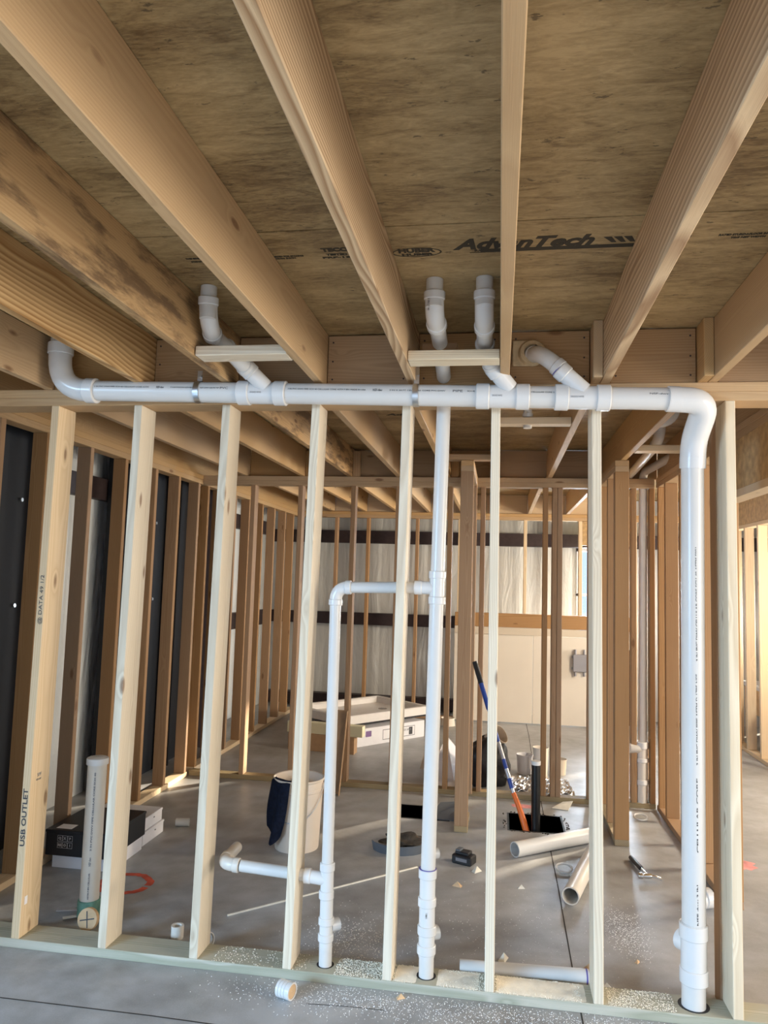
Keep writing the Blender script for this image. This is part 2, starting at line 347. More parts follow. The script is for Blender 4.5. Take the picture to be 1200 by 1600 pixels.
def text_mesh(s, size, mat, shear=0.0, bold=0.0, spacing=1.0, extrude=.0004):
    cu = bpy.data.curves.new('txt', 'FONT'); cu.body = s; cu.size = size; cu.shear = shear; cu.offset = bold; cu.space_character = spacing; cu.extrude = extrude
    cu.align_x = 'LEFT'; cu.align_y = 'CENTER'; cu.resolution_u = 3
    ob = bpy.data.objects.new('txt', cu); COL.objects.link(ob)
    dg = bpy.context.evaluated_depsgraph_get(); dg.update(); me = bpy.data.meshes.new_from_object(ob.evaluated_get(dg))
    bpy.data.objects.remove(ob); bpy.data.curves.remove(cu); me.materials.clear(); me.materials.append(M[mat]); return me
def text(name, s, size, mat, origin, xdir, ydir, parent, width=None, **kw):
    me = text_mesh(s, size, mat, **kw)
    x = Vector(xdir).normalized(); y = Vector(ydir).normalized(); z = x.cross(y)
    sx = 1.0
    if width:
        w = max(v.co.x for v in me.vertices)-min(v.co.x for v in me.vertices); sx = width/w
    for v in me.vertices: v.co.x *= sx
    R = Matrix((x, y, z)).transposed().to_4x4(); me.transform(Matrix.Translation(origin) @ R)
    o = link(name, me, parent)
    if parent is not None:
        me.transform(wmat(parent).inverted())
    return o

# ------------------------------------------------------------------ the shell
ZP, ZT, ZC = 2.391, 2.467, 2.702
def slab(name, x0, x1, y0, y1, z0, z1, holes, mat):
    """box with rectangular through-holes"""
    xs = sorted({x0, x1, *[h[0] for h in holes], *[h[1] for h in holes]}); ys = sorted({y0, y1, *[h[2] for h in holes], *[h[3] for h in holes]})
    bm = bmesh.new()
    def inh(cx, cy): return any(h[0] < cx < h[1] and h[2] < cy < h[3] for h in holes)
    V = {}
    def v(x, y, z):
        k = (x, y, z)
        if k not in V: V[k] = bm.verts.new(k)
        return V[k]
    for i in range(len(xs)-1):
        for j in range(len(ys)-1):
            a, b, c, d = xs[i], xs[i+1], ys[j], ys[j+1]
            if inh((a+b)/2, (c+d)/2): continue
            bm.faces.new((v(a, c, z1), v(b, c, z1), v(b, d, z1), v(a, d, z1))); bm.faces.new((v(a, d, z0), v(b, d, z0), v(b, c, z0), v(a, c, z0)))
            def open_(cx, cy): return not (x0 < cx < x1 and y0 < cy < y1) or inh(cx, cy)
            e = 1e-4
            if open_(a-e, (c+d)/2): bm.faces.new((v(a, c, z0), v(a, c, z1), v(a, d, z1), v(a, d, z0)))
            if open_(b+e, (c+d)/2): bm.faces.new((v(b, c, z0), v(b, d, z0), v(b, d, z1), v(b, c, z1)))
            if open_((a+b)/2, c-e): bm.faces.new((v(a, c, z0), v(b, c, z0), v(b, c, z1), v(a, c, z1)))
            if open_((a+b)/2, d+e): bm.faces.new((v(a, d, z0), v(a, d, z1), v(b, d, z1), v(b, d, z0)))
    return link(name, mesh_from_bm(name, bm, M[mat]))
HOLE1 = (2.150, 2.508, 2.105, 2.470); HOLE2 = (1.36, 1.735, 2.19, 2.48)
floor = tag(slab('floor', -1.2, 9.0, -9.0, 9.0, -.12, 0, [HOLE1, HOLE2], 'concrete'), kind='structure')
# saw-cut control joints as thin dark strips let into the slab
def strip(name, pts, w, z, mat, parent=None):
    bm = bmesh.new(); P = [Vector((*p, z)) for p in pts]; L_, R_ = [], []
    for i, p in enumerate(P):
        t = (P[min(i+1, len(P)-1)]-P[max(i-1, 0)]).normalized(); nrm = Vector((-t.y, t.x, 0))*w/2; L_.append(bm.verts.new(p+nrm)); R_.append(bm.verts.new(p-nrm))
    for i in range(len(P)-1): bm.faces.new((L_[i], L_[i+1], R_[i+1], R_[i]))
    me = mesh_from_bm(name, bm, M[mat]); return link(name, me, parent)
M['joint'] = plain('joint_dark_line', (0.04, 0.036, 0.032), .9)
jo = strip('control_joint', [(2.396+.004*math.sin(k*3.7), -.6+k*.9) for k in range(3)]+[(2.396, 2.10)], .006, .0008, 'joint', floor)
jo = strip('control_joint', [(2.396+.004*math.sin(k*3.7), 2.475+k*.7) for k in range(6)], .006, .0008, 'joint', floor)
jo = strip('control_joint', [(-.8+k*.4, -.352+.004*math.sin(k*2.1)) for k in range(9)], .006, .0008, 'joint', floor)
jo = strip('control_joint', [(1.35+k*.15, -.155+.004*math.sin(k*2.1)+.055*k/5) for k in range(3)], .004, .0008, 'joint', floor)

# subfloor overhead: panels with open seams, top skin closes them
def ceiling():
    bm = bmesh.new(); ys = [-6.5, -4.624, -3.405, -2.186, -.967, .252, 1.471, 2.690, 3.909, 5.128, 6.56]
    for i in range(len(ys)-1): box_bm(bm, 11.8, ys[i+1]-ys[i]-.007, .030, (-.1, (ys[i]+ys[i+1])/2, ZC+.015))
    box_bm(bm, 11.8, 13.06, .01, (-.1, .03, ZC+.060))
    return link('ceiling', mesh_from_bm('ceiling', bm, M['osb']))
ceil = tag(ceiling(), kind='structure')
# left and back metal siding with standing ribs
def ribbed(name, a0, a1, z0, z1, fixed, axis, mat, hole=None, inward=1):
    bm = bmesh.new(); pitch = .305; prof = []
    t = a0
    while t < a1-1e-6:
        for d, h in ((0, 0), (.17, 0), (.22, .008), (.26, .008)): prof.append((min(t+d, a1), h))
        t += pitch
    prof.append((a1, 0))
    cuts = sorted({z0, z1, *((hole[2], hole[3]) if hole else ())})
    if hole:
        extra = []
        for hx in hole[:2]:
            for i in range(len(prof)-1):
                if prof[i][0] < hx < prof[i+1][0]: extra.append((hx, prof[i][1]+(prof[i+1][1]-prof[i][1])*(hx-prof[i][0])/(prof[i+1][0]-prof[i][0])))
        prof = sorted(set(prof+extra))
    for i in range(len(prof)-1):
        for j in range(len(cuts)-1):
            am = (prof[i][0]+prof[i+1][0])/2; zm = (cuts[j]+cuts[j+1])/2
            if hole and hole[0] < am < hole[1] and hole[2] < zm < hole[3]: continue
            q = []
            for (a, h), z in (((prof[i]), cuts[j]), ((prof[i+1]), cuts[j]), ((prof[i+1]), cuts[j+1]), ((prof[i]), cuts[j+1])):
                q.append(bm.verts.new((fixed+inward*h, a, z) if axis == 'y' else (a, fixed+inward*h, z)))
            bm.faces.new(q)
    r = bmesh.ops.extrude_face_region(bm, geom=bm.faces[:])
    mv = Vector((-inward*.02, 0, 0)) if axis == 'y' else Vector((0, -inward*.02, 0))
    for g in r['geom']:
        if isinstance(g, bmesh.types.BMVert): g.co += mv
    bmesh.ops.remove_doubles(bm, verts=bm.verts[:], dist=1e-5)
    return tag(link(name, mesh_from_bm(name, bm, M[mat])), kind='structure')
ribbed('wall_left', -1.6, 6.6, 0, 3.4, -.98, 'y', 'siding_l')
WIN = (3.02, 3.60, .93, 2.10)
ribbed('wall_back', -1.0, 5.4, 0, 3.4, 6.62, 'x', 'siding', hole=WIN, inward=-1)
ribbed('wall_right', 4.0, 6.6, 0, 3.4, 5.45, 'y', 'siding', hole=(5.0, 5.52, 1.05, 1.50), inward=-1)
ribbed('wall_right', .6, 4.0, 0, 3.4, 5.45, 'y', 'siding', hole=(2.2, 3.2, 1.45, 2.1), inward=-1)  # unseen hole added here to let the fill lamp into the right room

# window in the back wall
w = bpy.data.objects.new('window_1', None); COL.objects.link(w); w.location = (3.5, 6.62, 1.5); tag(w, kind='structure')
bm = bmesh.new()
for x0, x1, z0, z1 in ((WIN[0], WIN[0]+.04, WIN[2], WIN[3]), (WIN[1]-.04, WIN[1], WIN[2], WIN[3]), (WIN[0], WIN[1], WIN[3]-.04, WIN[3]), (WIN[0], WIN[1], WIN[2], WIN[2]+.04), (WIN[0], WIN[1], 1.50, 1.53)):
    box_bm(bm, x1-x0, .05, z1-z0, ((x0+x1)/2, 6.62, (z0+z1)/2))
part('window_frame', bm, 'white_card', w, smooth=False)
bm = bmesh.new(); box_bm(bm, WIN[1]-WIN[0]-.08, .005, WIN[3]-WIN[2]-.08, ((WIN[0]+WIN[1])/2, 6.62, (WIN[2]+WIN[3])/2)); part('window_pane', bm, 'glass', w, smooth=False)

# steel girts and columns behind the studs
G1 = 'dark steel girts of the outer walls'
board('steel_girt', -.92, 5.3, 6.42, 6.56, 2.10, 2.26, 'dark_steel', 'dark brown steel girt across the back wall near the ceiling', 'girt', G1)
board('steel_girt', -.92, 1.56, 6.42, 6.56, 1.05, 1.20, 'dark_steel', 'dark brown steel girt at mid height of the back wall', 'girt', G1)
board('steel_girt', -.92, 1.56, 6.42, 6.56, .02, .16, 'dark_steel', 'dark brown steel girt along the foot of the back wall', 'girt', G1)
board('steel_girt', -.953, -.885, -1.0, 6.40, 2.17, 2.33, 'dark_steel', 'dark brown steel girt high on the left wall behind its studs', 'girt', G1)
board('steel_girt', -.953, -.885, 3.98, 6.40, 1.03, 1.21, 'dark_steel', 'dark brown steel girt at mid height of the far left wall', 'girt', G1)
board('steel_girt', 5.28, 5.42, 4.72, 6.4, 1.95, 2.15, 'dark_steel', 'upper dark girt on the wall of the sunlit right room', 'girt', G1)
board('steel_girt', 5.28, 5.42, 4.72, 6.4, .95, 1.12, 'dark_steel', 'lower dark girt on the wall of the sunlit right room', 'girt', G1)
def column(y0, y1, mat, label, fl=None):
    e = empty('steel_column', (-.86, (y0+y1)/2, 0), label, 'column')
    bm = bmesh.new(); box_bm(bm, .02, y1-y0, 3.2, (-.80, (y0+y1)/2, 1.6)); part('column_web', bm, mat, e, False)
    bm = bmesh.new(); box_bm(bm, .16, .02, 3.2, (-.80, y0-.01, 1.6)); part('column_flange', bm, mat, e, False)
    bm = bmesh.new(); box_bm(bm, .16, .10, 3.2, (-.80, y1+.05, 1.6)); part('column_flange', bm, fl or mat, e, False)
    for z in (1.42, 2.05):
        bm = bmesh.new(); sweep_bm(bm, [(-.79, y1-.2, z), (-.775, y1-.2, z)], .012, 10); part('bolt', bm, 'galv', e)
column(.10, 1.16, 'black_steel', 'black steel column with a maroon flange behind the nearest left studs', 'maroon')
column(2.14, 2.95, 'black_steel', 'broad black steel column behind the middle of the left stud wall', 'black_steel')
column(3.10, 3.80, 'black_steel', 'black steel column with a purple grey flange at the far end of the left studs', 'grey_steel')

# ------------------------------------------------------------------ wall A (the stud wall nearest the camera)
NA = 'studs of the near stud wall'
sill = board('sill_plate', -.42, 3.60, 0, .140, 0, .038, 'treated', 'greenish treated sill plate dusted with sawdust under the near studs', 'plate')
board('top_plate', -.42, 3.60, 0, .140, ZP, ZP+.038, 'joist_plain', 'lower top plate of the near stud wall just behind the white drain', 'plate')
board('top_plate', -.42, 3.60, 0, .140, ZP+.038, ZT, 'joist_plain', 'upper top plate of the near stud wall carrying the joists', 'plate')
A_desc = ['pale stud at the left end of the near wall with handwriting up its edge',
          'pale stud just right of the capped upright pipe in the near wall',
          'pale stud beside the short pipe ring, third from the left in the near wall',
          'pale stud crossed by the low horizontal white trap arm',
          'pale stud between the thin and the middle white risers',
          'pale stud left of the two loose pipes, blue pole crossing behind it',
          'pale stud just right of the two loose pipes on the floor',
          'pale grey stud right of the thick white riser at the right of the near wall']
A_x = [(.004, -.011), (.411, .394), (.828, .805), (1.237, 1.209), (1.637, 1.621), (2.017, 2.025), (2.427, 2.440), (2.945, 2.947)]
Astud = []
for i, ((xt, xb), d) in enumerate(zip(A_x, A_desc)):
    xc = (xt*.5+xb*.5)
    o = board('wall_stud', xc, xc+.038, 0, .140, .038, ZP, 'stud_pale' if i not in (0,) else 'stud', d, 'stud', NA, tilt=((xt-xb)/1.9, 0)); Astud.append(o)
board('wall_stud', 2.943, 2.981, .1425, .231, .0, ZP, 'stud_warm', 'shaded brown stud hugging the back of the rightmost near stud', 'stud')

# ------------------------------------------------------------------ left stud wall
LY = [.24, .627, 1.077, 1.509, 1.958, 2.356, 2.74, 2.95, 3.27, 3.63, 4.03, 4.45, 4.876, 5.296, 5.648]
ORD = ['first', 'second', 'third', 'fourth', 'fifth', 'sixth', 'seventh', 'eighth', 'ninth', 'tenth', 'eleventh', 'twelfth', 'thirteenth', 'fourteenth', 'fifteenth']
board('sill_plate', -.509, -.42, -.5, 2.80, 0, .038, 'stud', 'pale sill plate under the left stud wall, camera side of the cross wall', 'plate')
board('sill_plate', -.509, -.42, 2.95, 6.0, 0, .038, 'stud', 'sill plate under the left stud wall beyond the cross wall', 'plate')
board('top_plate', -.509, -.42, -.5, 6.0, ZP, ZP+.038, 'joist_plain', 'lower top plate running back along the left stud wall', 'plate')
board('top_plate', -.509, -.42, -.5, 6.0, ZP+.038, ZT, 'joist_plain', 'upper top plate running back along the left stud wall', 'plate')
for i, y in enumerate(LY):
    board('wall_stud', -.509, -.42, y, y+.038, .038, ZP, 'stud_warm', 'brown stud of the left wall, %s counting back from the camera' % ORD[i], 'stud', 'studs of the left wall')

# ------------------------------------------------------------------ wall B (cross wall in the middle)
board('sill_plate', -.42, 3.23, 2.83, 2.919, 0, .038, 'treated_dk', 'brown treated sill plate of the middle cross wall behind the bucket', 'plate')
board('top_plate', -.42, 3.23, 2.83, 2.919, ZP, ZP+.038, 'joist_plain', 'lower top plate of the middle cross wall', 'plate')
board('top_plate', -.42, 3.23, 2.83, 2.919, ZP+.038, ZT, 'joist_plain', 'upper top plate of the middle cross wall', 'plate')
BX = [(.003, 'brown stud of the middle wall lit by sun at its foot, left of the bucket'), (.41, 'brown stud of the middle wall directly behind the bucket'),
      (.855, 'brown stud of the middle wall behind the leaning cardboard'), (1.225, 'brown stud of the middle wall in front of the shower tray'),
      (1.645, 'brown stud of the middle wall just right of the middle riser'), (1.905, 'brown stud of the middle wall close behind the free standing post'),
      (2.392, 'single brown stud of the middle wall just right of the black upright pipe'), (2.462, 'left half of the doubled brown studs right of the black pipe'),
      (2.502, 'right half of the doubled brown studs right of the black pipe'), (2.735, 'brown stud of the middle wall left of the right post'),
      (3.055, 'narrow brown stud of the middle wall left of the white fittings stack'), (3.190, 'brown stud at the right end of the middle wall beside the fittings stack')]
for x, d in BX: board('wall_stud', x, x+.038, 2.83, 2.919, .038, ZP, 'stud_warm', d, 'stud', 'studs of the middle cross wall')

# stub walls C and D and right wall E
def stub(x0, tag_, ys, labs, mat='stud_warm', z0=.038, cl=''):
    board('top_plate', x0, x0+.089, ys[0], 2.83, ZP, ZP+.038, 'joist_plain', 'lower top plate over the ' + tag_, 'plate')
    board('top_plate', x0, x0+.089, ys[0], 2.83, ZP+.038, ZT, 'joist_plain', 'upper top plate over the ' + tag_, 'plate')
    for y, l in zip(ys, labs): board('wall_stud', x0, x0+.089, y, y+.038, z0, ZP, mat, l, 'stud', 'studs of the ' + tag_)
stub(1.789, 'short stub wall in the middle', [1.975, 2.74], ['free standing brown post stud in the middle of the room', 'rear stud of the middle stub wall, behind the free standing post'])
board('sill_plate', 1.789, 1.878, 1.975, 2.30, 0, .038, 'treated_dk', 'short treated sill block under the free standing middle post', 'plate')
stub(2.806, 'short stub wall on the right', [1.955, 1.995, 2.30, 2.74], ['front stud of the right post behind the hammer', 'second stud pressed against the back of the right post', 'third stud of the right stub wall', 'last stud of the right stub wall, against the middle wall'])
board('sill_plate', 2.806, 2.895, 1.955, 2.83, 0, .038, 'treated_dk', 'treated sill plate under the right post near the hammer', 'plate')
board('flat_blocking', 1.64, 2.01, 1.955, 2.044, ZT+.001, ZT+.039, 'block', 'flat block spanning two joists above the free standing post', 'blocking')
# wall E
board('sill_plate', 3.235, 3.324, 1.12, 2.82, 0, .038, 'stud_warm', 'sill plate of the right wall running back past the hammer', 'plate')
board('top_plate', 3.235, 3.324, -.9, 2.82, ZP+.0005, ZP+.0385, 'joist_plain', 'lower top plate above the header on the right', 'plate') if False else None
board('top_plate', 3.235, 3.324, .142, 2.82, ZP, ZP+.038, 'joist_plain', 'lower top plate above the header on the right', 'plate')
board('top_plate', 3.235, 3.324, .142, 2.82, ZP+.038, ZT, 'joist_plain', 'upper top plate above the header on the right', 'plate')
for y, l in ((1.12, 'trimmer stud at the right doorway, brown edge right of the grey near stud'), (1.25, 'stud just behind the trimmer of the right doorway'), (1.66, 'stud of the right wall seen between the thick riser and the near stud'),
             (2.05, 'stud of the right wall hidden mostly by the thick riser'), (2.50, 'broad faced brown stud left of the thick riser'), (2.74, 'rear stud of the right wall at the corner')):
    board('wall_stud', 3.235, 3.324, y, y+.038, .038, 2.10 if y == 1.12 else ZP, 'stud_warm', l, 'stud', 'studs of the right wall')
h = empty('door_header', (3.28, .3, 2.10), 'built-up wooden header over the right doorway', 'header')
for nm, z0, z1, mt in (('header_flat', 2.10, 2.138, 'stud'), ('header_board', 2.139, 2.389, 'osb_warm')):
    bm = bmesh.new(); box_bm(bm, .089, 1.015, z1-z0, (3.28, .6505, (z0+z1)/2)); part(nm, bm, mt, h, False)

# back framed wall
board('top_plate', -.42, 5.2, 5.95, 6.04, ZP, ZP+.038, 'joist_plain', 'lower top plate of the back framed wall', 'plate')
board('top_plate', -.42, 5.2, 5.95, 6.04, ZP+.038, ZT, 'joist_plain', 'upper top plate of the back framed wall', 'plate')
board('sill_plate', -.42, 1.55, 5.95, 6.04, 0, .038, 'stud_warm', 'sill plate of the back wall behind the shower tray', 'plate')
for x, l in ((.03, 'thin back wall stud furthest left, seen above the loop of thin pipe'), (.43, 'back wall stud standing above the shower tray'), (.85, 'back wall stud behind the shower tray centre'), (1.04, 'back wall stud just left of the middle riser')):
    board('wall_stud', x, x+.038, 5.95, 6.04, .038, ZP, 'stud_warm', l, 'stud', 'back wall studs')
for x, l in ((1.56, 'short hanging stud above the left end of the pale wallboards'), (1.95, 'short hanging stud behind the sixth near stud'), (2.34, 'short hanging stud in the middle of the bright back bay')):
    board('wall_stud', x, x+.038, 5.95, 6.04, 1.28, ZP, 'stud', l, 'stud', 'short hanging studs of the back wall')
board('wall_stud', 2.98, 3.02, 5.95, 6.04, 1.28, ZP, 'stud', 'bright jamb stud at the left of the back window', 'stud')
board('wall_stud', 3.60, 3.64, 5.95, 6.04, .04, ZP, 'stud', 'jamb stud at the right side of the back window', 'stud')
board('ledger_board', 1.54, 3.60, 5.93, 6.03, 1.115, 1.275, 'stud_warm', 'wide brown horizontal board above the pale wallboards', 'board')
board('window_header', 3.02, 3.60, 5.95, 6.04, 2.105, 2.388, 'osb_warm', 'yellowish board over the back window', 'header')
e = empty('trim_board', (2.3, 5.9, 1.05), 'cream capping strip along the top of the pale wallboards', 'board')
bm = bmesh.new(); box_bm(bm, 1.60, .03, .085, (2.34, 5.93, 1.07), bev=.004); part('capping_face', bm, 'gyp2', e, False)
for k, (a, b_) in enumerate(((1.54, 2.46), (2.465, 3.14))):
    solid('wallboard_sheet', a, b_, 5.945, 5.965, .012, 1.025, 'gyp', .002, label=['wide pale wallboard sheet at the foot of the back wall, left piece', 'narrower pale wallboard sheet carrying the grey box'][k], cat='board', group='pale wallboard sheets')
solid('wallboard_sheet', 3.02, 3.60, 6.0, 6.02, .04, .90, 'black_steel', .002, label='black panel below the back window', cat='panel')
gb = empty('electrical_box', (3.0, 5.92, .74), 'grey electrical box with conduit stubs fixed on the pale wallboard', 'electrical box')
bm = bmesh.new(); box_bm(bm, .165, .05, .20, (3.0, 5.915, .735), bev=.006); part('box_body', bm, 'grey_box', gb, False)
bm = bmesh.new(); box_bm(bm, .19, .004, .03, (3.0, 5.935, .80)); box_bm(bm, .19, .004, .03, (3.0, 5.935, .67)); part('mounting_ear', bm, 'grey_box', gb, False)
for x in (2.945, 3.045):
    for z in (.86, .615):
        bm = bmesh.new(); sweep_bm(bm, [(x, 5.915, z-.03), (x, 5.915, z+.03)], .014, 12); part('conduit_stub', bm, 'grey_box', gb)

# right room: far stud wall F
board('sill_plate', 4.555, 4.644, 2.4, 5.9, 0, .038, 'stud', 'pale sill plate of the sunlit wall in the right room', 'plate')
board('top_plate', 4.555, 4.644, 2.4, 5.9, 2.272, 2.31, 'stud', 'top plate of the sunlit wall in the right room', 'plate')
for y, l in ((4.66, 'sunlit orange stud nearest the edge of the picture but one'), (4.26, 'sunlit stud at the extreme right edge'), (5.06, 'sunlit stud of the right room seen edge-on beside the trimmer'), (5.46, 'furthest sunlit stud of the right room')):
    board('wall_stud', 4.555, 4.644, y, y+.038, .038, 2.272, 'stud', l, 'stud', 'studs of the right room wall')
solid('sheathing_panel', 4.558, 4.64, 2.4, 5.9, 2.312, 2.70, 'osb_warm', label='tan sheathing panel above the studs in the right room', cat='panel')
t = empty('work_table', (5.0, 5.2, 0), 'pale covered table in the right room glimpsed between orange studs', 'table')
bm = bmesh.new(); box_bm(bm, .50, 1.5, .05, (5.02, 5.2, .60), bev=.01); part('table_top', bm, 'white_card', t, False)
bm = bmesh.new(); box_bm(bm, .46, 1.4, .26, (5.02, 5.2, .44)); part('table_apron', bm, 'chip', t, False)
for x, y in ((4.82, 4.52), (4.82, 5.88), (5.22, 4.52), (5.22, 5.88)):
    bm = bmesh.new(); box_bm(bm, .05, .05, .32, (x, y, .16)); part('table_leg', bm, 'chip', t, False)
def lump(name, c, s, mat, label, cat, seed=0, sub=3, amp=.18, parent=None, flat=True):
    rg = random.Random(seed); bm = bmesh.new(); bmesh.ops.create_icosphere(bm, subdivisions=sub, radius=1)
    ph = [rg.uniform(0, 6) for _ in range(6)]
    for v in bm.verts:
        p = v.co.copy(); k = 1+amp*(math.sin(3*p.x+ph[0])*math.cos(4*p.y+ph[1])+.6*math.sin(7*p.z+ph[2])*math.cos(6*p.x+ph[3]))
        v.co = Vector((p.x*s[0]*k, p.y*s[1]*k, p.z*s[2]*k))
        if flat and v.co.z < -s[2]*.75: v.co.z = -s[2]*.75
    o = link(name, mesh_from_bm(name, bm, M[mat], True, 80), parent, (c[0], c[1], c[2]+s[2]*.75)); return tag(o, label, cat)
lump('plastic_bundle', (4.98, 5.05, .626), (.16, .22, .16), 'white_card', 'crumpled white plastic bundle on the table in the right room', 'bundle', 3)

# ------------------------------------------------------------------ joists
FJ = [(-.035, 'joist_plain', 'leftmost overhead joist, partly behind the left drain elbow'), (.458, 'joist_bold', 'overhead joist with bold grain and short crack marks, second from the left'),
      (.858, 'joist_stained', 'brown stained knotty overhead joist, third from the left'), (1.262, 'joist_plain', 'broad overhead joist crossing the upper left of the picture'),
      (1.664, 'joist', 'overhead joist with strong zebra grain left of the middle'), (2.051, 'joist_plain', 'overhead joist seen edge-on running straight to the top of the picture'),
      (2.459, 'joist_bold', 'overhead joist with swirling grain right of the middle'), (2.880, 'joist_plain', 'overhead joist at the far right above the thick elbow')]
for x, mt, l in FJ: board('floor_joist', x, x+.038, -6.3, .05, ZT, ZC-.001, mt, l, 'joist', 'joists over the camera side')
board('floor_joist', 3.29, 3.328, -6.3, .05, ZT, ZC-.001, 'joist_plain', 'overhead joist outside the right edge of the picture', 'joist')
ZJ = [.0-.075, .419, .819, 1.222, 1.624, 2.011, 2.420, 2.841]
for i, x in enumerate(ZJ):
    board('floor_joist', x, x+.038, -.10 if i > 5 else .052, 2.90, ZT, ZC-.001, 'joist_plain' if i != 2 else 'joist_stained', '%s joist from the left between the near and the middle stud walls' % ORD[i], 'joist', 'joists between the near and middle walls')
board('floor_joist', 3.262, 3.30, .052, 2.90, ZT, ZC-.001, 'joist_plain', 'joist resting over the right wall plates', 'joist')
board('rim_joist', -.50, -.462, .09, 5.98, ZT, ZC-.001, 'joist_plain', 'long joist lying on top of the left stud wall', 'joist')
for i, x in enumerate([-.02, .39, .79, 1.18, 1.585, 1.98, 2.385, 2.83]):
    board('floor_joist', x, x+.038, 2.94, 5.99, ZT, ZC-.001, 'joist_plain', '%s joist from the left in the farthest bay' % ORD[i], 'joist', 'joists of the farthest bay')
# blocking over wall A between joists
def blocks(y, edges, names, grp, mat='block', zt=ZC-.006):
    for (a, b_), l in zip(edges, names): board('joist_blocking', a, b_, y, y+.038, ZT+.001, zt, mat, l, 'blocking', grp)
ea = [(.006, .455), (.498, .855), (.899, 1.259), (1.303, 1.661), (1.705, 2.048), (2.092, 2.417), (2.500, 2.838), (2.921, 3.26)]
blocks(.010, ea, ['blocking over the near wall, %s bay from the left' % ORD[i] for i in range(8)], 'blocking over the near wall')
for (a, b_), bo in [(e_, o_) for e_, o_ in zip(ea, [o for o in bpy.data.objects if o.name.startswith('joist_blocking')]) if 1 < e_[0] < 3.1 or .49 < e_[0] < .6]:
    for x in (a+.022, b_-.022):
        for z in (2.50, 2.58, 2.665):
            bm = bmesh.new(); sweep_bm(bm, [(x, .011, z), (x, .0085, z)], .004, 8); part('nail_head', bm, 'dark_steel', bo, False)
eb = [(-.034, .417), (.46, .817), (.86, 1.22), (1.263, 1.622), (1.665, 2.009), (2.052, 2.418), (2.461, 2.839), (2.882, 3.26)]
blocks(2.902, [(a, b_) for a, b_ in eb], ['blocking over the middle wall, %s bay from the left' % ORD[i] for i in range(8)], 'blocking over the middle wall')
# short upright blocks beside the joists on the middle wall
for i, x in enumerate((.419, .819, 1.222, 1.624)):
    board('squash_block', x+.040, x+.100, 2.84, 2.878, ZT+.001, ZC-.02, 'block', 'short upright block beside the %s joist on the middle wall' % ORD[i+1], 'blocking', 'upright blocks on the middle wall')
ec = [(-.42, -.022), (.02, .388), (.83, 1.178), (.43, .788), (1.22, 1.583), (1.625, 1.978), (2.02, 2.383), (2.425, 2.828), (2.87, 3.6)]
for i, (a, b_) in enumerate(sorted(ec)): board('joist_blocking', a, b_, 5.995, 6.033, ZT+.001, ZC-.006, 'stud', 'blocking over the back wall, %s bay from the left' % ORD[i], 'blocking', 'blocking over the back wall')
# flat cross blocks carrying the pipe drops
board('flat_blocking', .899, 1.260, -.475, -.386, ZT, ZT+.038, 'stud_pale', 'pale flat block under the left angled drop pipe', 'blocking')
board('flat_blocking', 1.704, 2.049, -.370, -.281, ZT, ZT+.038, 'stud_pale', 'pale flat block under the pair of ceiling drop pipes', 'blocking')
board('flat_blocking', 1.745, 1.885, -.262, -.173, ZT+.062, ZT+.10, 'stud_warm', 'small brown offcut behind the block of the paired drop pipes', 'blocking')
board('flat_blocking', 2.051, 2.418, .80, .87, ZT, ZT+.038, 'stud', 'flat cross block behind the near wall with a small pipe stub below', 'blocking')
board('flat_blocking', 2.881, 3.232, 1.60, 1.69, ZT, ZT+.038, 'stud', 'flat cross block left of the thick riser in the second bay', 'blocking')

# ------------------------------------------------------------------ printing on the subfloor
def ctext(s, x0, x1, y, size, **kw): return text('printed_text', s, size, 'ink_brown', (x0, y, ZC-.0006), (1, 0, 0), (0, -1, 0), ceil, width=x1-x0, **kw)
ctext('AdvanTech', 1.905, 2.345, -.822, .098, shear=.35, bold=.0042)
ctext('SUBFLOORING', 1.965, 2.06, -.778, .020, bold=.001)
bm = bmesh.new(); box_bm(bm, .50, .024, .0005, (2.235, -.776, ZC-.0006)); box_bm(bm, .05, .004, .0005, (1.975, -.764, ZC-.0006)); part('printed_bar', bm, 'ink_brown', ceil, False)
for k in range(3):
    bm = bmesh.new(); q = [Vector((2.36+k*.030, -.84, ZC-.0006)), Vector((2.385+k*.030, -.84, ZC-.0006)), Vector((2.405+k*.028, -.800, ZC-.0006)), Vector((2.39+k*.028, -.800, ZC-.0006))]
    bm.faces.new([bm.verts.new(v) for v in q]); part('printed_chevron', bm, 'ink_brown', ceil, False)
ctext('HUBER', 1.718, 1.838, -.795, .040, bold=.0022)
ctext('HUBER', 1.727, 1.832, -.766, .022, bold=.0012)
bm = bmesh.new(); ring = []
for k in range(48):
    a = 2*math.pi*k/48; ring.append((bm.verts.new((1.778+.082*math.cos(a), -.782+.034*math.sin(a), ZC-.0006)), bm.verts.new((1.778+.076*math.cos(a), -.782+.029*math.sin(a), ZC-.0006))))
for k in range(48): a, b_ = ring[k], ring[(k+1) % 48]; bm.faces.new((a[0], b_[0], b_[1], a[1]))
part('printed_oval', bm, 'ink_brown', ceil, False)
ctext('TECO', 1.47, 1.56, -.825, .034, bold=.002); ctext('TESTED', 1.478, 1.55, -.79, .018, bold=.001); ctext('PRP-133', 1.46, 1.57, -.768, .016, bold=.0008)
ctext('SIZED FOR SPACING', 1.30, 1.40, -.79, .013, bold=.0008); ctext('23/32 INCH', 1.30, 1.37, -.775, .012, bold=.0008)
ctext('THIS SIDE DOWN', .99, 1.08, -.80, .012, bold=.0008); ctext('STRENGTH AXIS', 1.0, 1.07, -.775, .012, bold=.0008); ctext('ACROSS SUPPORTS', .80, .89, -.86, .013, bold=.0008)
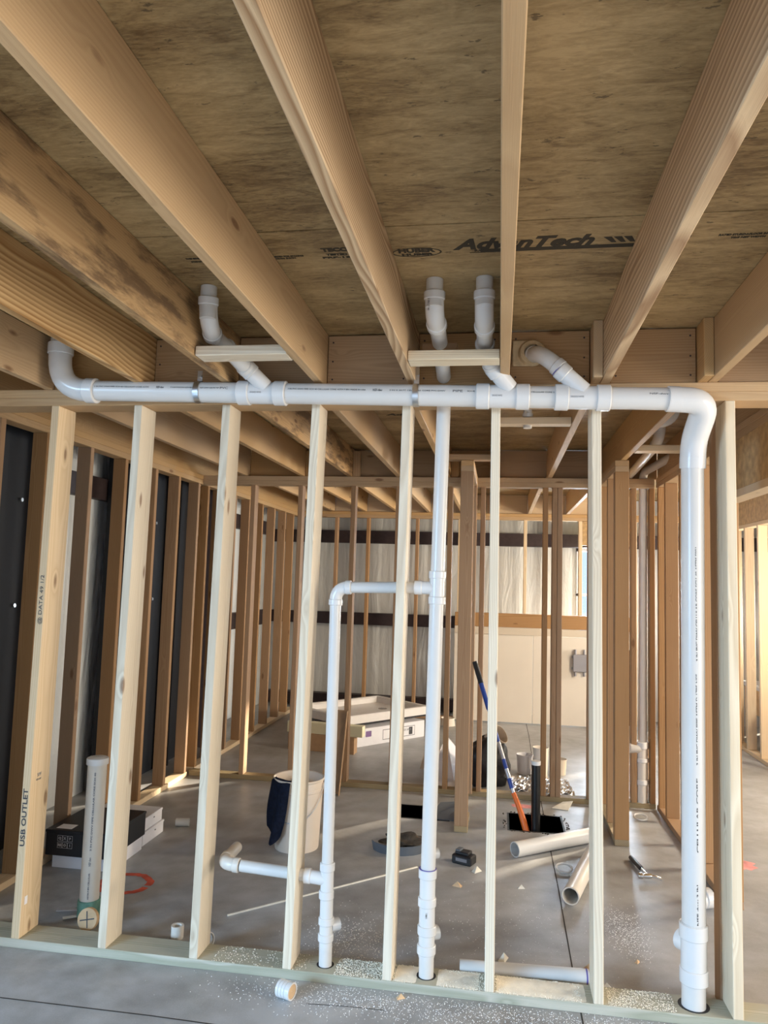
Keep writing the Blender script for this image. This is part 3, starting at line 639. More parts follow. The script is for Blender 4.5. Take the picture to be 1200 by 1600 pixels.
ctext('EXPOSURE 1', 2.55, 2.62, -.82, .018, bold=.001); ctext('SUBFLOOR', 2.56, 2.62, -.80, .014, bold=.001); ctext('23/32', 2.56, 2.60, -.785, .014, bold=.001)
ctext('RATED STURD-I-FLOOR 24 OC', 2.70, 2.86, -.82, .016, bold=.001); ctext('T&G NET WIDTH', 2.74, 2.84, -.80, .014, bold=.001)
ctext('AdvanTech', 1.32, 1.72, 1.60, .07, shear=.3, bold=.003)

# ------------------------------------------------------------------ main 3 inch drain assembly
def zm(x): return 2.437-(x-.264)*.0235
YM = -.082; R3 = .0445; R2 = .0302; R15 = .0241
D = empty('drain_line', (1.5, YM, 2.4), 'long thick white drain line strapped under the joists and dropping down the right', 'drain pipe')
elbow(D, [(.085, YM, 2.655), (.085, YM, zm(.085)+.002), (.275, YM, zm(.275))], R3, .05, .15, 'long_elbow')
pipe(D, [(.085, YM, 2.61), (.085, YM, 2.701)], R3, 'pipe')
mp1 = pipe(D, [(.24, YM, zm(.24)), (.97, YM, zm(.97))], R3)
bm = bmesh.new(); hub_bm(bm, (.246, YM, zm(.246)), (1, 0, -.0235), .0505, .05); part('coupling', bm, 'pvc_fit', D)
mp2 = pipe(D, [(1.10, YM, zm(1.10)), (1.99, YM, zm(1.99))], R3)
mp3 = pipe(D, [(2.13, YM, zm(2.13)), (2.30, YM, zm(2.30))], R3)
mp4 = pipe(D, [(2.44, YM, zm(2.44)), (2.75, YM, zm(2.75))], R3)
def wye(x0, x1, br, name='wye_fitting'):
    bm = bmesh.new(); sweep_bm(bm, [(x0, YM, zm(x0)), (x1, YM, zm(x1))], .0475, 32)
    for x in (x0+.027, x1-.027): hub_bm(bm, (x, YM, zm(x)), (1, 0, -.0235), .053, .054)
    part(name, bm, 'pvc_fit', D)
    bm = bmesh.new(); sweep_bm(bm, br, .0345, 28)
    d = Vector(br[0])-Vector(br[1]); hub_bm(bm, Vector(br[0])-d.normalized()*.02, d, .0385, .04); part('branch_socket', bm, 'pvc_fit', D)
    bm = bmesh.new(); a = Vector(br[0])+d.normalized()*.001; sweep_bm(bm, [a, a+d.normalized()*.004], .0352, 28); part('primer_ring', bm, 'primer', D)
wye(.935, 1.15, [(.985, -.150, 2.515), (1.06, -.10, 2.44)]); wye(1.955, 2.17, [(2.020, -.150, 2.500), (2.09, -.10, 2.425)]); wye(2.270, 2.487, [(2.285, -.105, 2.500), (2.385, -.095, 2.41)])
# left branch to the subfloor
pipe(D, [(.976, -.555, 2.58), (.976, -.557, 2.701)], R2)
elbow(D, [(.976, -.556, 2.662), (.973, -.545, 2.585), (.945, -.42, 2.560), (.928, -.385, 2.563)][:3], R2, .03, .09)
pipe(D, [(.947, -.43, 2.561), (.962, -.30, 2.547)], R2)
elbow(D, [(.960, -.32, 2.549), (.966, -.235, 2.538), (.992, -.145, 2.505)], R2, .03, .08)
# middle branch
pipe(D, [(1.994, -.555, 2.60), (1.994, -.555, 2.701)], R2)
elbow(D, [(1.994, -.555, 2.655), (1.994, -.548, 2.575), (1.993, -.43, 2.562)], R2, .03, .09)
pipe(D, [(1.993, -.44, 2.562), (1.992, -.28, 2.548)], R2)
elbow(D, [(1.992, -.30, 2.550), (1.990, -.225, 2.540), (2.024, -.145, 2.496)], R2, .03, .08)
# right branch out of the blocking
pipe(D, [(2.17, .06, 2.600), (2.195, -.03, 2.590)], R2)
elbow(D, [(2.180, .012, 2.595), (2.215, -.09, 2.570), (2.292, -.105, 2.498)], R2, .03, .06)
# right end elbow and riser
elbow(D, [(2.705, YM, zm(2.705)), (2.858, YM+.01, 2.372), (2.836, .055, 2.235), (2.835, .069, 2.125)], R3, .05, .11, 'long_elbow', body=1.14, hubf=1.15)
riser = pipe(D, [(2.835, .07, 2.17), (2.826, .07, .300)], R3, 'riser_pipe')
bm = bmesh.new(); sweep_bm(bm, [(2.826, .07, .345), (2.824, .07, .120)], .0475, 32)
for z in (.315, .150): hub_bm(bm, (2.825, .07, z), (0, 0, 1), .053, .055)
part('cleanout_tee', bm, 'pvc_fit', D)
bm = bmesh.new(); sweep_bm(bm, [(2.815, .095, .255), (2.795, .132, .255), (2.792, .137, .255)], [.040, .043, .030], 28); part('cleanout_plug', bm, 'pvc_fit', D)
pipe(D, [(2.824, .07, .14), (2.823, .07, -.05)], R3)
bm = bmesh.new(); sweep_bm(bm, [(2.62-.001, YM, zm(2.70)), (2.62, YM, zm(2.70))], .001, 6); bm.free()
def pipe_print(items):
    for s, x0, x1, sz in items:
        par = mp1 if x0 < 1 else mp2 if x0 < 2 else mp3 if x0 < 2.4 else mp4
        y = YM-R3*math.cos(math.radians(12))-.0006; z = zm((x0+x1)/2)+R3*math.sin(math.radians(12))
        a = math.radians(12); text('printed_text', s, sz, 'ink', (x0, y, zm(x0)+R3*math.sin(a)), (1, 0, -.0235), (0, math.sin(a), math.cos(a)), par, width=x1-x0, extrude=.0002)
pipe_print([('3 IN PVC DWV PIPE SCH 40 CELLULAR CORE ASTM', .285, .54, .010), ('NSF-dwv', .575, .61, .015), ('3" X 20 FT PVC-DWV ASTM F891', .64, .74, .009), ('NSF DWV 160 PSI 73F', .775, .86, .009), ('PVC', .865, .90, .014),
            ('3 IN PVC DWV PIPE SCH 40 CELLULAR CORE ASTM F 891 MADE IN USA', 1.165, 1.50, .010), ('NSF-dwv', 1.53, 1.57, .016), ('3 IN X 20 FT CELLULAR CORE PVC-DWV', 1.60, 1.83, .009), ('PIPE', 1.86, 1.90, .014), ('SCH 40', 1.92, 1.95, .009),
            ('CELLULAR CORE 3', 2.175, 2.265, .009), ('NSF-dwv', 2.63, 2.70, .010)])
for s, x0, x1 in (('3X3X2 WYE', 1.00, 1.05), ('3X3X2 WYE', 2.02, 2.06), ('3X3X2 WYE', 2.33, 2.38)):
    text('printed_text', s, .010, 'ink_gray', (x0, YM-.0482, zm(x0)-.008), (1, 0, -.0235), (0, 0, 1), D, width=x1-x0, extrude=.0002)
# vertical print on the riser, faces the camera side
def vprint(s, x, yc, r, z0, z1, size, par, ang=0.0, mt='ink_gray'):
    nx, ny = math.sin(ang), -math.cos(ang)
    text('printed_text', s, size, mt, (x+nx*(r+.0006), yc+ny*(r+.0006), z0), (0, 0, 1), (-math.cos(ang), -math.sin(ang), 0), par, width=z1-z0, extrude=.0002, bold=.0004)
vprint('3 IN PVC DWV CELLULAR CORE SCH 40 ASTM F891', 2.826, .07, R3, 1.35, 1.80, .012, riser, .25, 'ink')
vprint('3 IN PVC DWV PIPE ASTM D 1785 NSF', 2.824, .07, R3, .95, 1.30, .012, riser, .25, 'ink')
vprint('CELLULAR CORE', 2.823, .07, R3, .62, .90, .012, riser, .25, 'ink')
vprint('NSF dwv 3 IN', 2.8215, .07, R3, .35, .50, .013, riser, .25, 'ink')
# steel hangers
def hanger(x, label, up):
    e = empty('pipe_hanger', (x, YM, zm(x)), label, 'pipe hanger', 'steel hangers on the drain')
    bm = bmesh.new(); R0, w_ = .0462, .012; n = 40; rg = []
    for k in range(n):
        a = 2*math.pi*k/n; rg.append([bm.verts.new((x+dx, YM+rr*math.cos(a), zm(x)+rr*math.sin(a))) for dx, rr in ((-w_, R0), (w_, R0), (w_, R0+.0025), (-w_, R0+.0025))])
    for k in range(n):
        for j in range(4): bm.faces.new((rg[k][j], rg[(k+1) % n][j], rg[(k+1) % n][(j+1) % 4], rg[k][(j+1) % 4]))
    part('strap_ring', bm, 'galv', e)
    bm = bmesh.new(); box_bm(bm, .022, .003, up, (x, YM, zm(x)+.046+up/2)); part('strap_tail', bm, 'galv', e, False)
    bm = bmesh.new(); sweep_bm(bm, [(x+.005, YM-.004, zm(x)+.046+up*.5), (x+.005, YM-.012, zm(x)+.046+up*.5)], .007, 6); part('bolt', bm, 'galv', e)
hanger(.755, 'shiny steel pipe strap on the left part of the drain', .05); hanger(1.707, 'steel pipe strap on the middle of the drain by the zebra-grained joist', .085)

# ceiling drop that passes through the blocking
P2 = empty('drop_pipe', (1.82, -.5, 2.6), 'white drop pipe from the subfloor, left one of the pair, turning back through the blocking', 'drain pipe')
pipe(P2, [(1.818, -.555, 2.60), (1.818, -.555, 2.701)], R2)
elbow(P2, [(1.818, -.555, 2.658), (1.818, -.548, 2.585), (1.818, -.43, 2.575)], R2, .03, .09)
pipe(P2, [(1.818, -.44, 2.575), (1.816, -.25, 2.572), (1.812, .04, 2.500)], R2, rad=.1)
text('printed_text', '2 IN LT 90', .010, 'ink', (1.800, -.583, 2.625), (0, 0, -1), (1, 0, 0), P2, extrude=.0002)
FO = empty('spray_foam_collar', (2.17, -.0, 2.59), 'tan foam and torn board collar where the right branch leaves the blocking', 'foam')
bm = bmesh.new(); box_bm(bm, .10, .012, .11, (2.150, .002, 2.60), bev=.004); part('torn_board', bm, 'foam_tan', FO, False)
bm = bmesh.new(); lathe_bm(bm, [(.030, -.02), (.052, -.015), (.058, .0), (.050, .012), (.034, .016)], (2.182, -.008, 2.598), 20, Matrix.Rotation(math.radians(90), 3, 'X')); part('foam_ring', bm, 'foam_tan', FO)

# ------------------------------------------------------------------ vent stack (2 in) with loop and 1.5 in riser
V = empty('vent_stack', (1.8, .045, 0), 'mid-sized white riser with a side loop to a thinner riser and low trap arm', 'vent pipe')
pipe(V, [(1.815, .045, 2.50), (1.803, .045, 1.63)], R2, 'riser_pipe'); pipe(V, [(1.802, .045, 1.60), (1.791, .045, .44)], R2, 'riser_pipe')
bm = bmesh.new(); sweep_bm(bm, [(1.803, .045, 1.685), (1.802, .045, 1.545)], .0325, 28)
for z in (1.668, 1.560): hub_bm(bm, (1.803, .045, z), (0, 0, 1), .0365, .032)
sweep_bm(bm, [(1.80, .045, 1.612), (1.715, .045, 1.612)], .0275, 24); hub_bm(bm, (1.722, .045, 1.612), (1, 0, 0), .030, .034); part('sanitary_tee', bm, 'pvc_fit', V)
pipe(V, [(1.72, .045, 1.612), (1.425, .045, 1.604)], R15)
elbow(V, [(1.432, .045, 1.604), (1.366, .045, 1.602), (1.364, .045, 1.525)], R15, .026, .06)
pipe(V, [(1.364, .045, 1.53), (1.368, .045, .42)], R15, 'riser_pipe')
bm = bmesh.new(); sweep_bm(bm, [(1.368, .045, .455), (1.370, .045, .30)], .0275, 28)
for z in (.437, .325): hub_bm(bm, (1.368, .045, z), (0, 0, 1), .0315, .034)
sweep_bm(bm, [(1.37, .045, .385), (1.27, .045, .392)], .0270, 24); hub_bm(bm, (1.285, .045, .392), (1, 0, 0), .031, .030); part('sanitary_tee', bm, 'pvc_fit', V)
pipe(V, [(1.28, .045, .393), (.99, .045, .408)], R15, 'trap_arm')
elbow(V, [(.985, .045, .408), (.910, .045, .411), (.905, .120, .411)], R15, .028, .05, 'trap_elbow', mat='pvc_old')
pipe(V, [(.905, .10, .411), (.899, .250, .408)], R15, 'trap_stub', 'pvc_old')
for xa, hs, r in ((1.370, [(.265, .208)], .0)[0:1] and ((1.370, .0, 0),)):
    pass
bm = bmesh.new(); sweep_bm(bm, [(1.370, .045, .30), (1.372, .045, .12)], .0275, 28)
for z in (.220, .155): hub_bm(bm, (1.371, .045, z), (0, 0, 1), .0325, .030)
part('cleanout_tee', bm, 'pvc_fit', V); bm = bmesh.new(); sweep_bm(bm, [(1.385, .06, .195), (1.415, .085, .195)], .026, 24); part('cleanout_plug', bm, 'pvc_fit', V)
pipe(V, [(1.372, .045, .14), (1.374, .045, -.05)], R15+.003)
bm = bmesh.new(); sweep_bm(bm, [(1.790, .045, .46), (1.791, .045, .28)], .0325, 28)
for z in (.445, .335): hub_bm(bm, (1.790, .045, z), (0, 0, 1), .0375, .036)
part('coupling_tee', bm, 'pvc_fit', V)
bm = bmesh.new(); sweep_bm(bm, [(1.790, .045, .4655), (1.790, .045, .4635)], .0365, 28); part('primer_ring', bm, 'primer', V)
bm = bmesh.new(); sweep_bm(bm, [(1.810, .075, .515), (1.826, .085, .515)], .022, 20); part('branch_plug', bm, 'pvc_fit', V)
bm = bmesh.new(); sweep_bm(bm, [(1.791, .045, .30), (1.792, .045, .12)], .0325, 28)
for z in (.225, .150): hub_bm(bm, (1.7915, .045, z), (0, 0, 1), .0385, .036)
part('cleanout_tee', bm, 'pvc_fit', V); bm = bmesh.new(); sweep_bm(bm, [(1.806, .07, .20), (1.832, .088, .20)], .028, 24); part('cleanout_plug', bm, 'pvc_fit', V)
pipe(V, [(1.792, .045, .14), (1.794, .045, -.05)], R2)
V.location = V.location+Vector((-.003, .025, -.006))
# bored holes in the plate
for x, r in ((1.370, .036), (1.790, .040), (2.824, .058)):
    bm = bmesh.new(); sweep_bm(bm, [(x, .073, .0381), (x, .073, .0386)], r, 28); part('bored_hole', bm, 'hole', sill, False)

# fittings stack near the right post and pipes above it
K = empty('pipe_stack', (3.135, 2.87, 0), 'cream stack of couplings with a riser at the right end of the middle wall', 'vent pipe')
pipe(K, [(3.135, 2.875, -.05), (3.135, 2.875, .47)], R3, mat='pvc_old')
bm = bmesh.new()
for z, l in ((.455, .05), (.345, .03), (.185, .035)): hub_bm(bm, (3.135, 2.875, z), (0, 0, 1), .052, l)
part('coupling', bm, 'pvc_fit', K)
bm = bmesh.new(); sweep_bm(bm, [(3.12, 2.86, .43), (3.04, 2.84, .43)], .035, 20); part('side_inlet', bm, 'pvc_old', K)
pipe(K, [(3.143, 2.875, .46), (3.150, 2.875, 2.52), (3.40, 2.2, 2.64)], R2, 'riser_pipe', 'grey_steel' if False else 'pvc_old', rad=.06)
U = empty('drain_branch', (3.0, 1.6, 2.6), 'pale pipe elbow glimpsed above the cross block left of the thick riser', 'drain pipe')
elbow(U, [(3.05, 1.9, 2.55), (3.05, 1.75, 2.60), (3.05, 1.735, 2.70)], R2, .03, .06); pipe(U, [(3.05, 1.88, 2.55), (3.05, 2.88, 2.50)], R2, mat='pvc_old')
elbow(U, [(2.92, 1.30, 2.60), (3.02, 1.30, 2.60), (3.02, 1.30, 2.70)], R3, .03, .07)
Q = empty('drain_branch', (2.195, .757, 2.44), 'small pale pipe nub poking below the cross block behind the near wall', 'drain pipe')
pipe(Q, [(2.195, .835, 2.701), (2.195, .835, 2.452)], .022, mat='pvc'); bm = bmesh.new(); hub_bm(bm, (2.195, .835, 2.520), (0, 0, 1), .028, .022); part('collar', bm, 'pvc_fit', Q)

# ------------------------------------------------------------------ handwriting and stamps on the first stud
s0 = Astud[0]; inkm = 'ink_gray'
text('handwriting', 'USB OUTLET', .030, 'ink', (.012, -.0008, .425), (0, 0, 1), (-1, 0, 0), s0, width=.245, bold=.0006)
text('handwriting', '@ DATA 49 1/2', .024, 'ink', (.020, -.0008, 1.39), (0, 0, 1), (-1, 0, 0), s0, width=.22)
text('stamp', 'SPF', .022, 'ink_gray', (.0315, .045, .72), (0, 1, 0), (0, 0, 1), s0); text('stamp', 'KD-HT', .012, 'ink_gray', (.0315, .040, .70), (0, 1, 0), (0, 0, 1), s0)
text('stamp', 'S-P-F 42', .018, 'ink_gray', (Astud[2].location.x+.0196, .03, 1.93), (0, 1, 0), (0, 0, 1), Astud[2])
bm = bmesh.new(); box_bm(bm, .0006, .02, .035, (.0275, .03, .19)); part('paper_tag', bm, 'white_card', s0, False)

# ------------------------------------------------------------------ capped riser on the left
c = empty('capped_riser', (.158, .333, 0), 'thick cream pipe standing capped behind the near sill, green wrap at its foot', 'drain pipe')
pr = [(0, .70), (0, .70)]
cpp = pipe(c, [(.158, .333, -.05), (.158, .333, .72)], R3, mat='pvc_old')
bm = bmesh.new(); lathe_bm(bm, [(.001, .745), (.040, .744), (.0500, .740), (.0515, .734), (.0515, .712), (.046, .711)], (.158, .333, 0)); part('cap', bm, 'pvc_fit', c)
bm = bmesh.new(); lathe_bm(bm, [(.046, .0), (.052, .01), (.0515, .04), (.053, .07), (.0515, .085), (.046, .088)], (.158, .333, 0), 20); part('foam_wrap', bm, 'tape', c)
vprint('3 IN PVC DWV PIPE CELLULAR CORE SCH 40', .158, .333, R3, .32, .68, .010, cpp, .35); vprint('NSF dwv', .158, .333, R3, .25, .29, .014, cpp, .35); vprint('ASTM F 891 CELLULAR', .158, .333, R3, .10, .22, .009, cpp, .35)

# round wooden plug with a cross
pg = empty('wood_plug', (.245, .20, 0), 'round tan wooden disc with a black cross leaning by the capped pipe foot', 'plug')
tilt = Matrix.Rotation(math.radians(78), 3, 'X')
bm = bmesh.new(); lathe_bm(bm, [(.001, .012), (.046, .012), (.048, .010), (.048, -.010), (.046, -.012), (.001, -.012)], (.225, .215, .05), 32, tilt); part('disc', bm, 'chip', pg)
bm = bmesh.new()
for a in (.2, 1.75): box_bm(bm, .070, .005, .0008, (0, 0, 0), rot=Matrix.Rotation(a, 3, 'Z'))
bmesh.ops.transform(bm, matrix=Matrix.Translation((.225, .215, .05)) @ tilt.to_4x4() @ Matrix.Translation((0, 0, .0127)), verts=bm.verts); part('cross_mark', bm, 'ink', pg, False)

# torn tape scraps
for k, (x, y, a, l, mt, lab) in enumerate(((.10, .30, .6, .09, 'pvcdust', 'white torn plastic strip beside the green pipe wrap'), (.04, .36, .3, .11, 'silver', 'grey torn plastic strip left of the capped pipe'), (.09, .40, .9, .07, 'tape', 'green torn tape scrap at the capped pipe foot'))):
    bm = bmesh.new(); box_bm(bm, l, .022, .004, (0, 0, 0), bev=.001)
    for v in bm.verts: v.co.z += .02*abs(v.co.x)/l
    tag(link('plastic_scrap', mesh_from_bm('plastic_scrap', bm, M[mt]), None, (x, y, .004), (0, 0, a)), lab, 'scrap')

# ------------------------------------------------------------------ boxes at the left
def carton(name, cx, cy, z, sx, sy, sz, rz, mat, label, cat='box', lid=True, extra=None):
    e = empty(name, (cx, cy, z), label, cat, rz=rz)
    bm = bmesh.new(); box_bm(bm, sx, sy, sz-(.012 if lid else 0), (0, 0, (sz-(.012 if lid else 0))/2), bev=.002); me = mesh_from_bm('carton_body', bm, M[mat]); link('carton_body', me, e)
    if lid:
        bm = bmesh.new(); box_bm(bm, sx+.006, sy+.006, .014, (0, 0, sz-.007), bev=.002); link('lid', mesh_from_bm('lid', bm, M[mat]), e)
    if extra: extra(e)
    return e
def wbx(e):
    bm = bmesh.new(); box_bm(bm, .003, .012, .006, (.188, .02, .05)); link('finger_slot', mesh_from_bm('finger_slot', bm, M['ink_gray']), e)
carton('flat_box', -.19, 1.035, 0, .35, .36, .076, 0, 'white_card', 'lowest white flat box under the black box', lid=False)
carton('flat_box', -.215, 1.395, 0, .37, .28, .077, 0, 'white_card', 'lower white flat box behind the black box', extra=wbx)
carton('flat_box', -.222, 1.385, .0785, .37, .27, .076, 0, 'white_card', 'upper white flat box behind the black box', extra=wbx)
def bbx(e):
    # handling symbols on the front
    bm = bmesh.new()
    for i in range(3):
        for j in range(2):
            cx, cz = -.10+i*.030, .095-j*.036
            for a, b_, w_, h_ in ((0, .0145, .028, .0018), (0, -.0145, .028, .0018), (-.0135, 0, .0018, .030), (.0135, 0, .0018, .030)): box_bm(bm, w_, .0008, h_, (cx+a, -.2175, cz+b_))
    link('handling_symbols', mesh_from_bm('handling_symbols', bm, M['silver']), e)
    for s_, i, j in (('Q', 0, 0), ('X', 1, 0), ('P', 2, 0), ('RE', 0, 1), ('O', 1, 1), ('I', 2, 1)):
        me = text_mesh(s_, .018, 'silver', bold=.001); w_ = max(v.co.x for v in me.vertices)
        me.transform(Matrix.Translation((-.10+i*.030-w_/2, -.2182, .095-j*.036)) @ Matrix.Rotation(math.pi/2, 4, 'X')); link('symbol', me, e)
    bm = bmesh.new(); box_bm(bm, .09, .07, .0008, (-.10, -.15, .1365)); link('shipping_label', mesh_from_bm('shipping_label', bm, M['white_card']), e)
carton('black_carton', -.200, 1.030, .077, .375, .425, .136, 0, 'black_box', 'black carton with white handling symbols on a white flat box', extra=bbx)

# ------------------------------------------------------------------ floor bits
def ring_piece(name, c, r, ln, axis, mat, label, cat, wall=.004):
    ax = Vector(axis).normalized(); q = ax.to_track_quat('Z', 'Y').to_matrix(); bm = bmesh.new(); h_ = ln/2
    lathe_bm(bm, [(r-wall, -h_), (r, -h_), (r, h_), (r-wall, h_), (r-wall, -h_)], (0, 0, 0), 32, q)
    return tag(link(name, mesh_from_bm(name, bm, M[mat], True), None, c), label, cat)
ring_piece('pipe_offcut', (.045, 1.66, .025), .0245, .085, (1, .25, 0), 'pvc', 'short white pipe offcut on the floor right of the flat boxes', 'pipe')
ring_piece('pipe_offcut', (.648, .235, .028), .028, .055, (0, 0, 1), 'pvc_old', 'pinkish stub of pipe standing behind the sill beside the third stud', 'pipe', .010)
ring_piece('pipe_ring', (.815, .165, .038), .036, .020, (.8, -.5, .1), 'pvc', 'white pipe ring leaning behind the third near stud', 'pipe', .005)
cp = empty('pipe_coupling', (1.262, -.135, .033), 'ribbed white coupling lying on the slab in front of the sill', 'coupling')
q = Vector((1, -.35, 0)).to_track_quat('Z', 'Y').to_matrix(); bm = bmesh.new(); lathe_bm(bm, [(.026, -.03), (.032, -.03), (.032, -.02), (.030, -.018), (.032, -.016), (.032, -.006), (.030, -.004), (.032, -.002), (.032, .008), (.030, .01), (.032, .012), (.032, .03), (.026, .03), (.026, -.03)], (1.262, -.135, .033), 28, q); part('coupling_body', bm, 'pvc_fit', cp)
bm = bmesh.new(); lathe_bm(bm, [(.001, .028), (.0258, .028), (.0258, .02)], (1.262, -.135, .033), 24, q); part('inner_plug', bm, 'chip', cp)
def loose_pipe(a, b_, r, mat, label, z=None, primer=False):
    a = Vector(a); b_ = Vector(b_); e = empty('loose_pipe', tuple((a+b_)/2), label, 'pipe'); ax = (b_-a).normalized(); q = ax.to_track_quat('Z', 'Y').to_matrix(); h_ = (b_-a).length/2
    bm = bmesh.new(); lathe_bm(bm, [(r-.006, -h_), (r, -h_), (r, h_), (r-.006, h_), (r-.006, -h_)], tuple((a+b_)/2), 32, q); part('pipe', bm, mat, e)
    if primer: bm = bmesh.new(); lathe_bm(bm, [(r+.0004, h_-.012), (r+.001, h_-.012), (r+.001, h_-.006), (r+.0004, h_-.006)], tuple((a+b_)/2), 32, q); part('primer_ring', bm, 'primer', e)
    return e
loose_pipe((2.175, 1.60, .046), (2.66, 1.98, .046), .0445, 'pvc', 'loose white pipe lying crosswise in front of the slab box-out')
loose_pipe((2.445, .985, .046), (2.655, 1.72, .046), .0445, 'pvc_old', 'loose open-ended cream pipe pointing at the camera')
loose_pipe((1.92, .185, .031), (2.447, .215, .031), .0300, 'pvc', 'loose pipe lying along the back of the sill between two near studs', primer=True)
tag(link('wire_loop', mesh_from_bm('wire_loop', (lambda bm: (sweep_bm(bm, [(2.45+.045*math.cos(a*math.pi/10), 1.44+.05*math.sin(a*math.pi/10), .02+.008*math.sin(a*math.pi/10)) for a in range(21)], .006, 10), bm)[1])(bmesh.new()), M['pvc'], True)), 'small white loop of tubing beside the open-ended pipe', 'tubing')
tag(link('wire_loop', mesh_from_bm('wire_loop', (lambda bm: (sweep_bm(bm, [(3.07+.045*math.cos(a*math.pi/10), 2.55+.04*math.sin(a*math.pi/10), .02+.01*math.sin(a*math.pi/10)) for a in range(21)], .006, 10), bm)[1])(bmesh.new()), M['pvc'], True)), 'small white loop of tubing in front of the cream fittings stack', 'tubing')
ec_ = empty('loose_pipe', (3.135, 1.10, .05), 'white pipe end with cap beside the foot of the thick riser', 'pipe')
bm = bmesh.new(); sweep_bm(bm, [(3.075, 1.085, .045), (3.16, 1.12, .045)], .0445, 28); hub_bm(bm, (3.14, 1.11, .05), (.17, .07, 0), .049, .04); part('pipe', bm, 'pvc', ec_)

# thin lath on the floor
a, b_ = Vector((.79, .49, .004)), Vector((1.62, 1.31, .004)); bm = bmesh.new(); box_bm(bm, (b_-a).length, .007, .007, (0, 0, 0)); d = (b_-a)
tag(link('thin_lath', mesh_from_bm('thin_lath', bm, M['sawdust']), None, tuple((a+b_)/2), (0, 0, math.atan2(d.y, d.x))), 'thin bright strip lying diagonally across the slab', 'strip')

# bucket with rag
B = empty('bucket', (.862, 1.475, 0), 'cream plastic bucket with a navy rag over its rim', 'bucket')
bm = bmesh.new(); lathe_bm(bm, [(.001, .004), (.128, .004), (.131, 0), (.133, .006), (.148, .34), (.152, .345), (.152, .358), (.149, .362), (.149, .400), (.156, .405), (.158, .413), (.154, .418), (.146, .415), (.144, .40), (.130, .02), (.001, .016)], (.862, 1.475, 0), 40); part('bucket_shell', bm, 'bucket', B)
bm = bmesh.new(); pts = [(.862+.157*math.cos(t), 1.475-.157*math.sin(t)*.85-.01, .375-.20*math.sin(t)) for t in [k*math.pi/16 for k in range(17)]]; sweep_bm(bm, pts, .0025, 8); part('wire_handle', bm, 'galv', B)
for s in (-1, 1):
    bm = bmesh.new(); sweep_bm(bm, [(.862+s*.148, 1.475, .375), (.862+s*.164, 1.475, .375)], .016, 14); part('handle_ear', bm, 'bucket', B)
def rag():
    bm = bmesh.new(); nx, nz = 12, 16; g = []
    for j in range(nz+1):
        row = []
        for i in range(nx+1):
            u = i/nx; v = j/nz; th = math.radians(205+u*62); w_ = 1-.25*v*v
            th = math.radians(236)+(th-math.radians(236))*w_ - .12*v
            rr = .164+.014*math.sin(u*9+v*3)*(.3+v)+.020*v+(.0 if j else -.025)
            z = .425-.34*v*(1-.25*abs(u-.6))-.04*math.sin(u*3.1)*v
            row.append(bm.verts.new((.862+rr*math.cos(th), 1.475+rr*math.sin(th), z)))
        g.append(row)
    for j in range(nz):
        for i in range(nx): bm.faces.new((g[j][i], g[j][i+1], g[j+1][i+1], g[j+1][i]))
    r = bmesh.ops.solidify(bm, geom=bm.faces[:], thickness=.006)
    return bm
tag(link('rag', mesh_from_bm('rag', rag(), M['navy'], True, 80)), 'dark navy cloth hanging over the side of the bucket', 'rag')

# shower tray on printed boxes
T = empty('printed_carton', (.9, 4.55, 0), 'long white printed carton under the shower tray', 'box', rz=math.radians(51))
def TB(name, sx, sy, sz, c_, mat, bev=.003):
    bm = bmesh.new(); box_bm(bm, sx, sy, sz, c_, bev=bev); return link(name, mesh_from_bm(name, bm, M[mat]), T)
TB('carton_body', 1.15, .75, .17, (-.03, .30, .085), 'white_card')
TB('purple_label', .07, .0012, .055, (-.24, -.0760, .115), 'purple')
for x, w_ in ((.03, .16), (.26, .28)):
    TB('printed_panel', w_, .0010, .10, (x, -.0757, .085), 'ink_gray', 0); TB('printed_panel', w_-.012, .0012, .088, (x, -.0762, .085), 'white_card', 0)
TB('barcode', .05, .0012, .075, (.34, -.0770, .085), 'ink', 0)
me = text_mesh('SHOWER BASE', .030, 'ink_gray'); me.transform(Matrix.Translation((.15, -.0778, .10)) @ Matrix.Rotation(math.pi/2, 4, 'X')); link('printed_text', me, T)
TR = empty('shower_tray', (.9, 4.6, .19), 'white acrylic shower tray with raised rim lying on a long carton', 'shower tray', rz=math.radians(51))
def tray_bm():
    bm = bmesh.new(); sx, sy = 1.20, .85; cx, cy = .0, .33
    loops = [(0, 0, .0), (0, 0, .075), (.006, .006, .082), (.05, .05, .082), (.06, .06, .070), (.08, .08, .072), (.10, .10, .025), (.3, .3, .020)]
    prev = None
    for dx, dy, z in loops:
        ring = [bm.verts.new((cx+sxx*(sx/2-dx), cy+syy*(sy/2-dy), z)) for sxx, syy in ((-1, -1), (1, -1), (1, 1), (-1, 1))]
        if prev:
            for k in range(4): bm.faces.new((prev[k], prev[(k+1) % 4], ring[(k+1) % 4], ring[k]))
        else: first = ring
        prev = ring
    bm.faces.new(prev); bm.faces.new(first[::-1]); return bm
TRm = link('tray_body', mesh_from_bm('tray_body', tray_bm(), M['tray']), TR); TRm.location = (0, 0, .035)
bm = bmesh.new(); box_bm(bm, 1.0, .03, .030, (.1, -.02, .018)); link('dark_gap_strip', mesh_from_bm('dark_gap_strip', bm, M['black']), TR)  # black strip filling the gap between tray and carton
bm = bmesh.new(); lathe_bm(bm, [(.001, .058), (.045, .058), (.05, .055)], (.3, .33, .0)); link('drain_cover', mesh_from_bm('drain_cover', bm, M['chrome'], True), TR)
solid('foam_block', .42, .80, 3.92, 4.02, .20, .30, 'foam_y', .004, label='cream foam edge block at the near corner of the shower tray', cat='foam') if False else None
fb = carton('foam_block', .45, 3.985, .0, .75, .09, .10, math.radians(-6), 'foam_y', 'cream foam edge strip beside the near corner of the shower tray', 'foam', lid=False); fb.location.z = .16
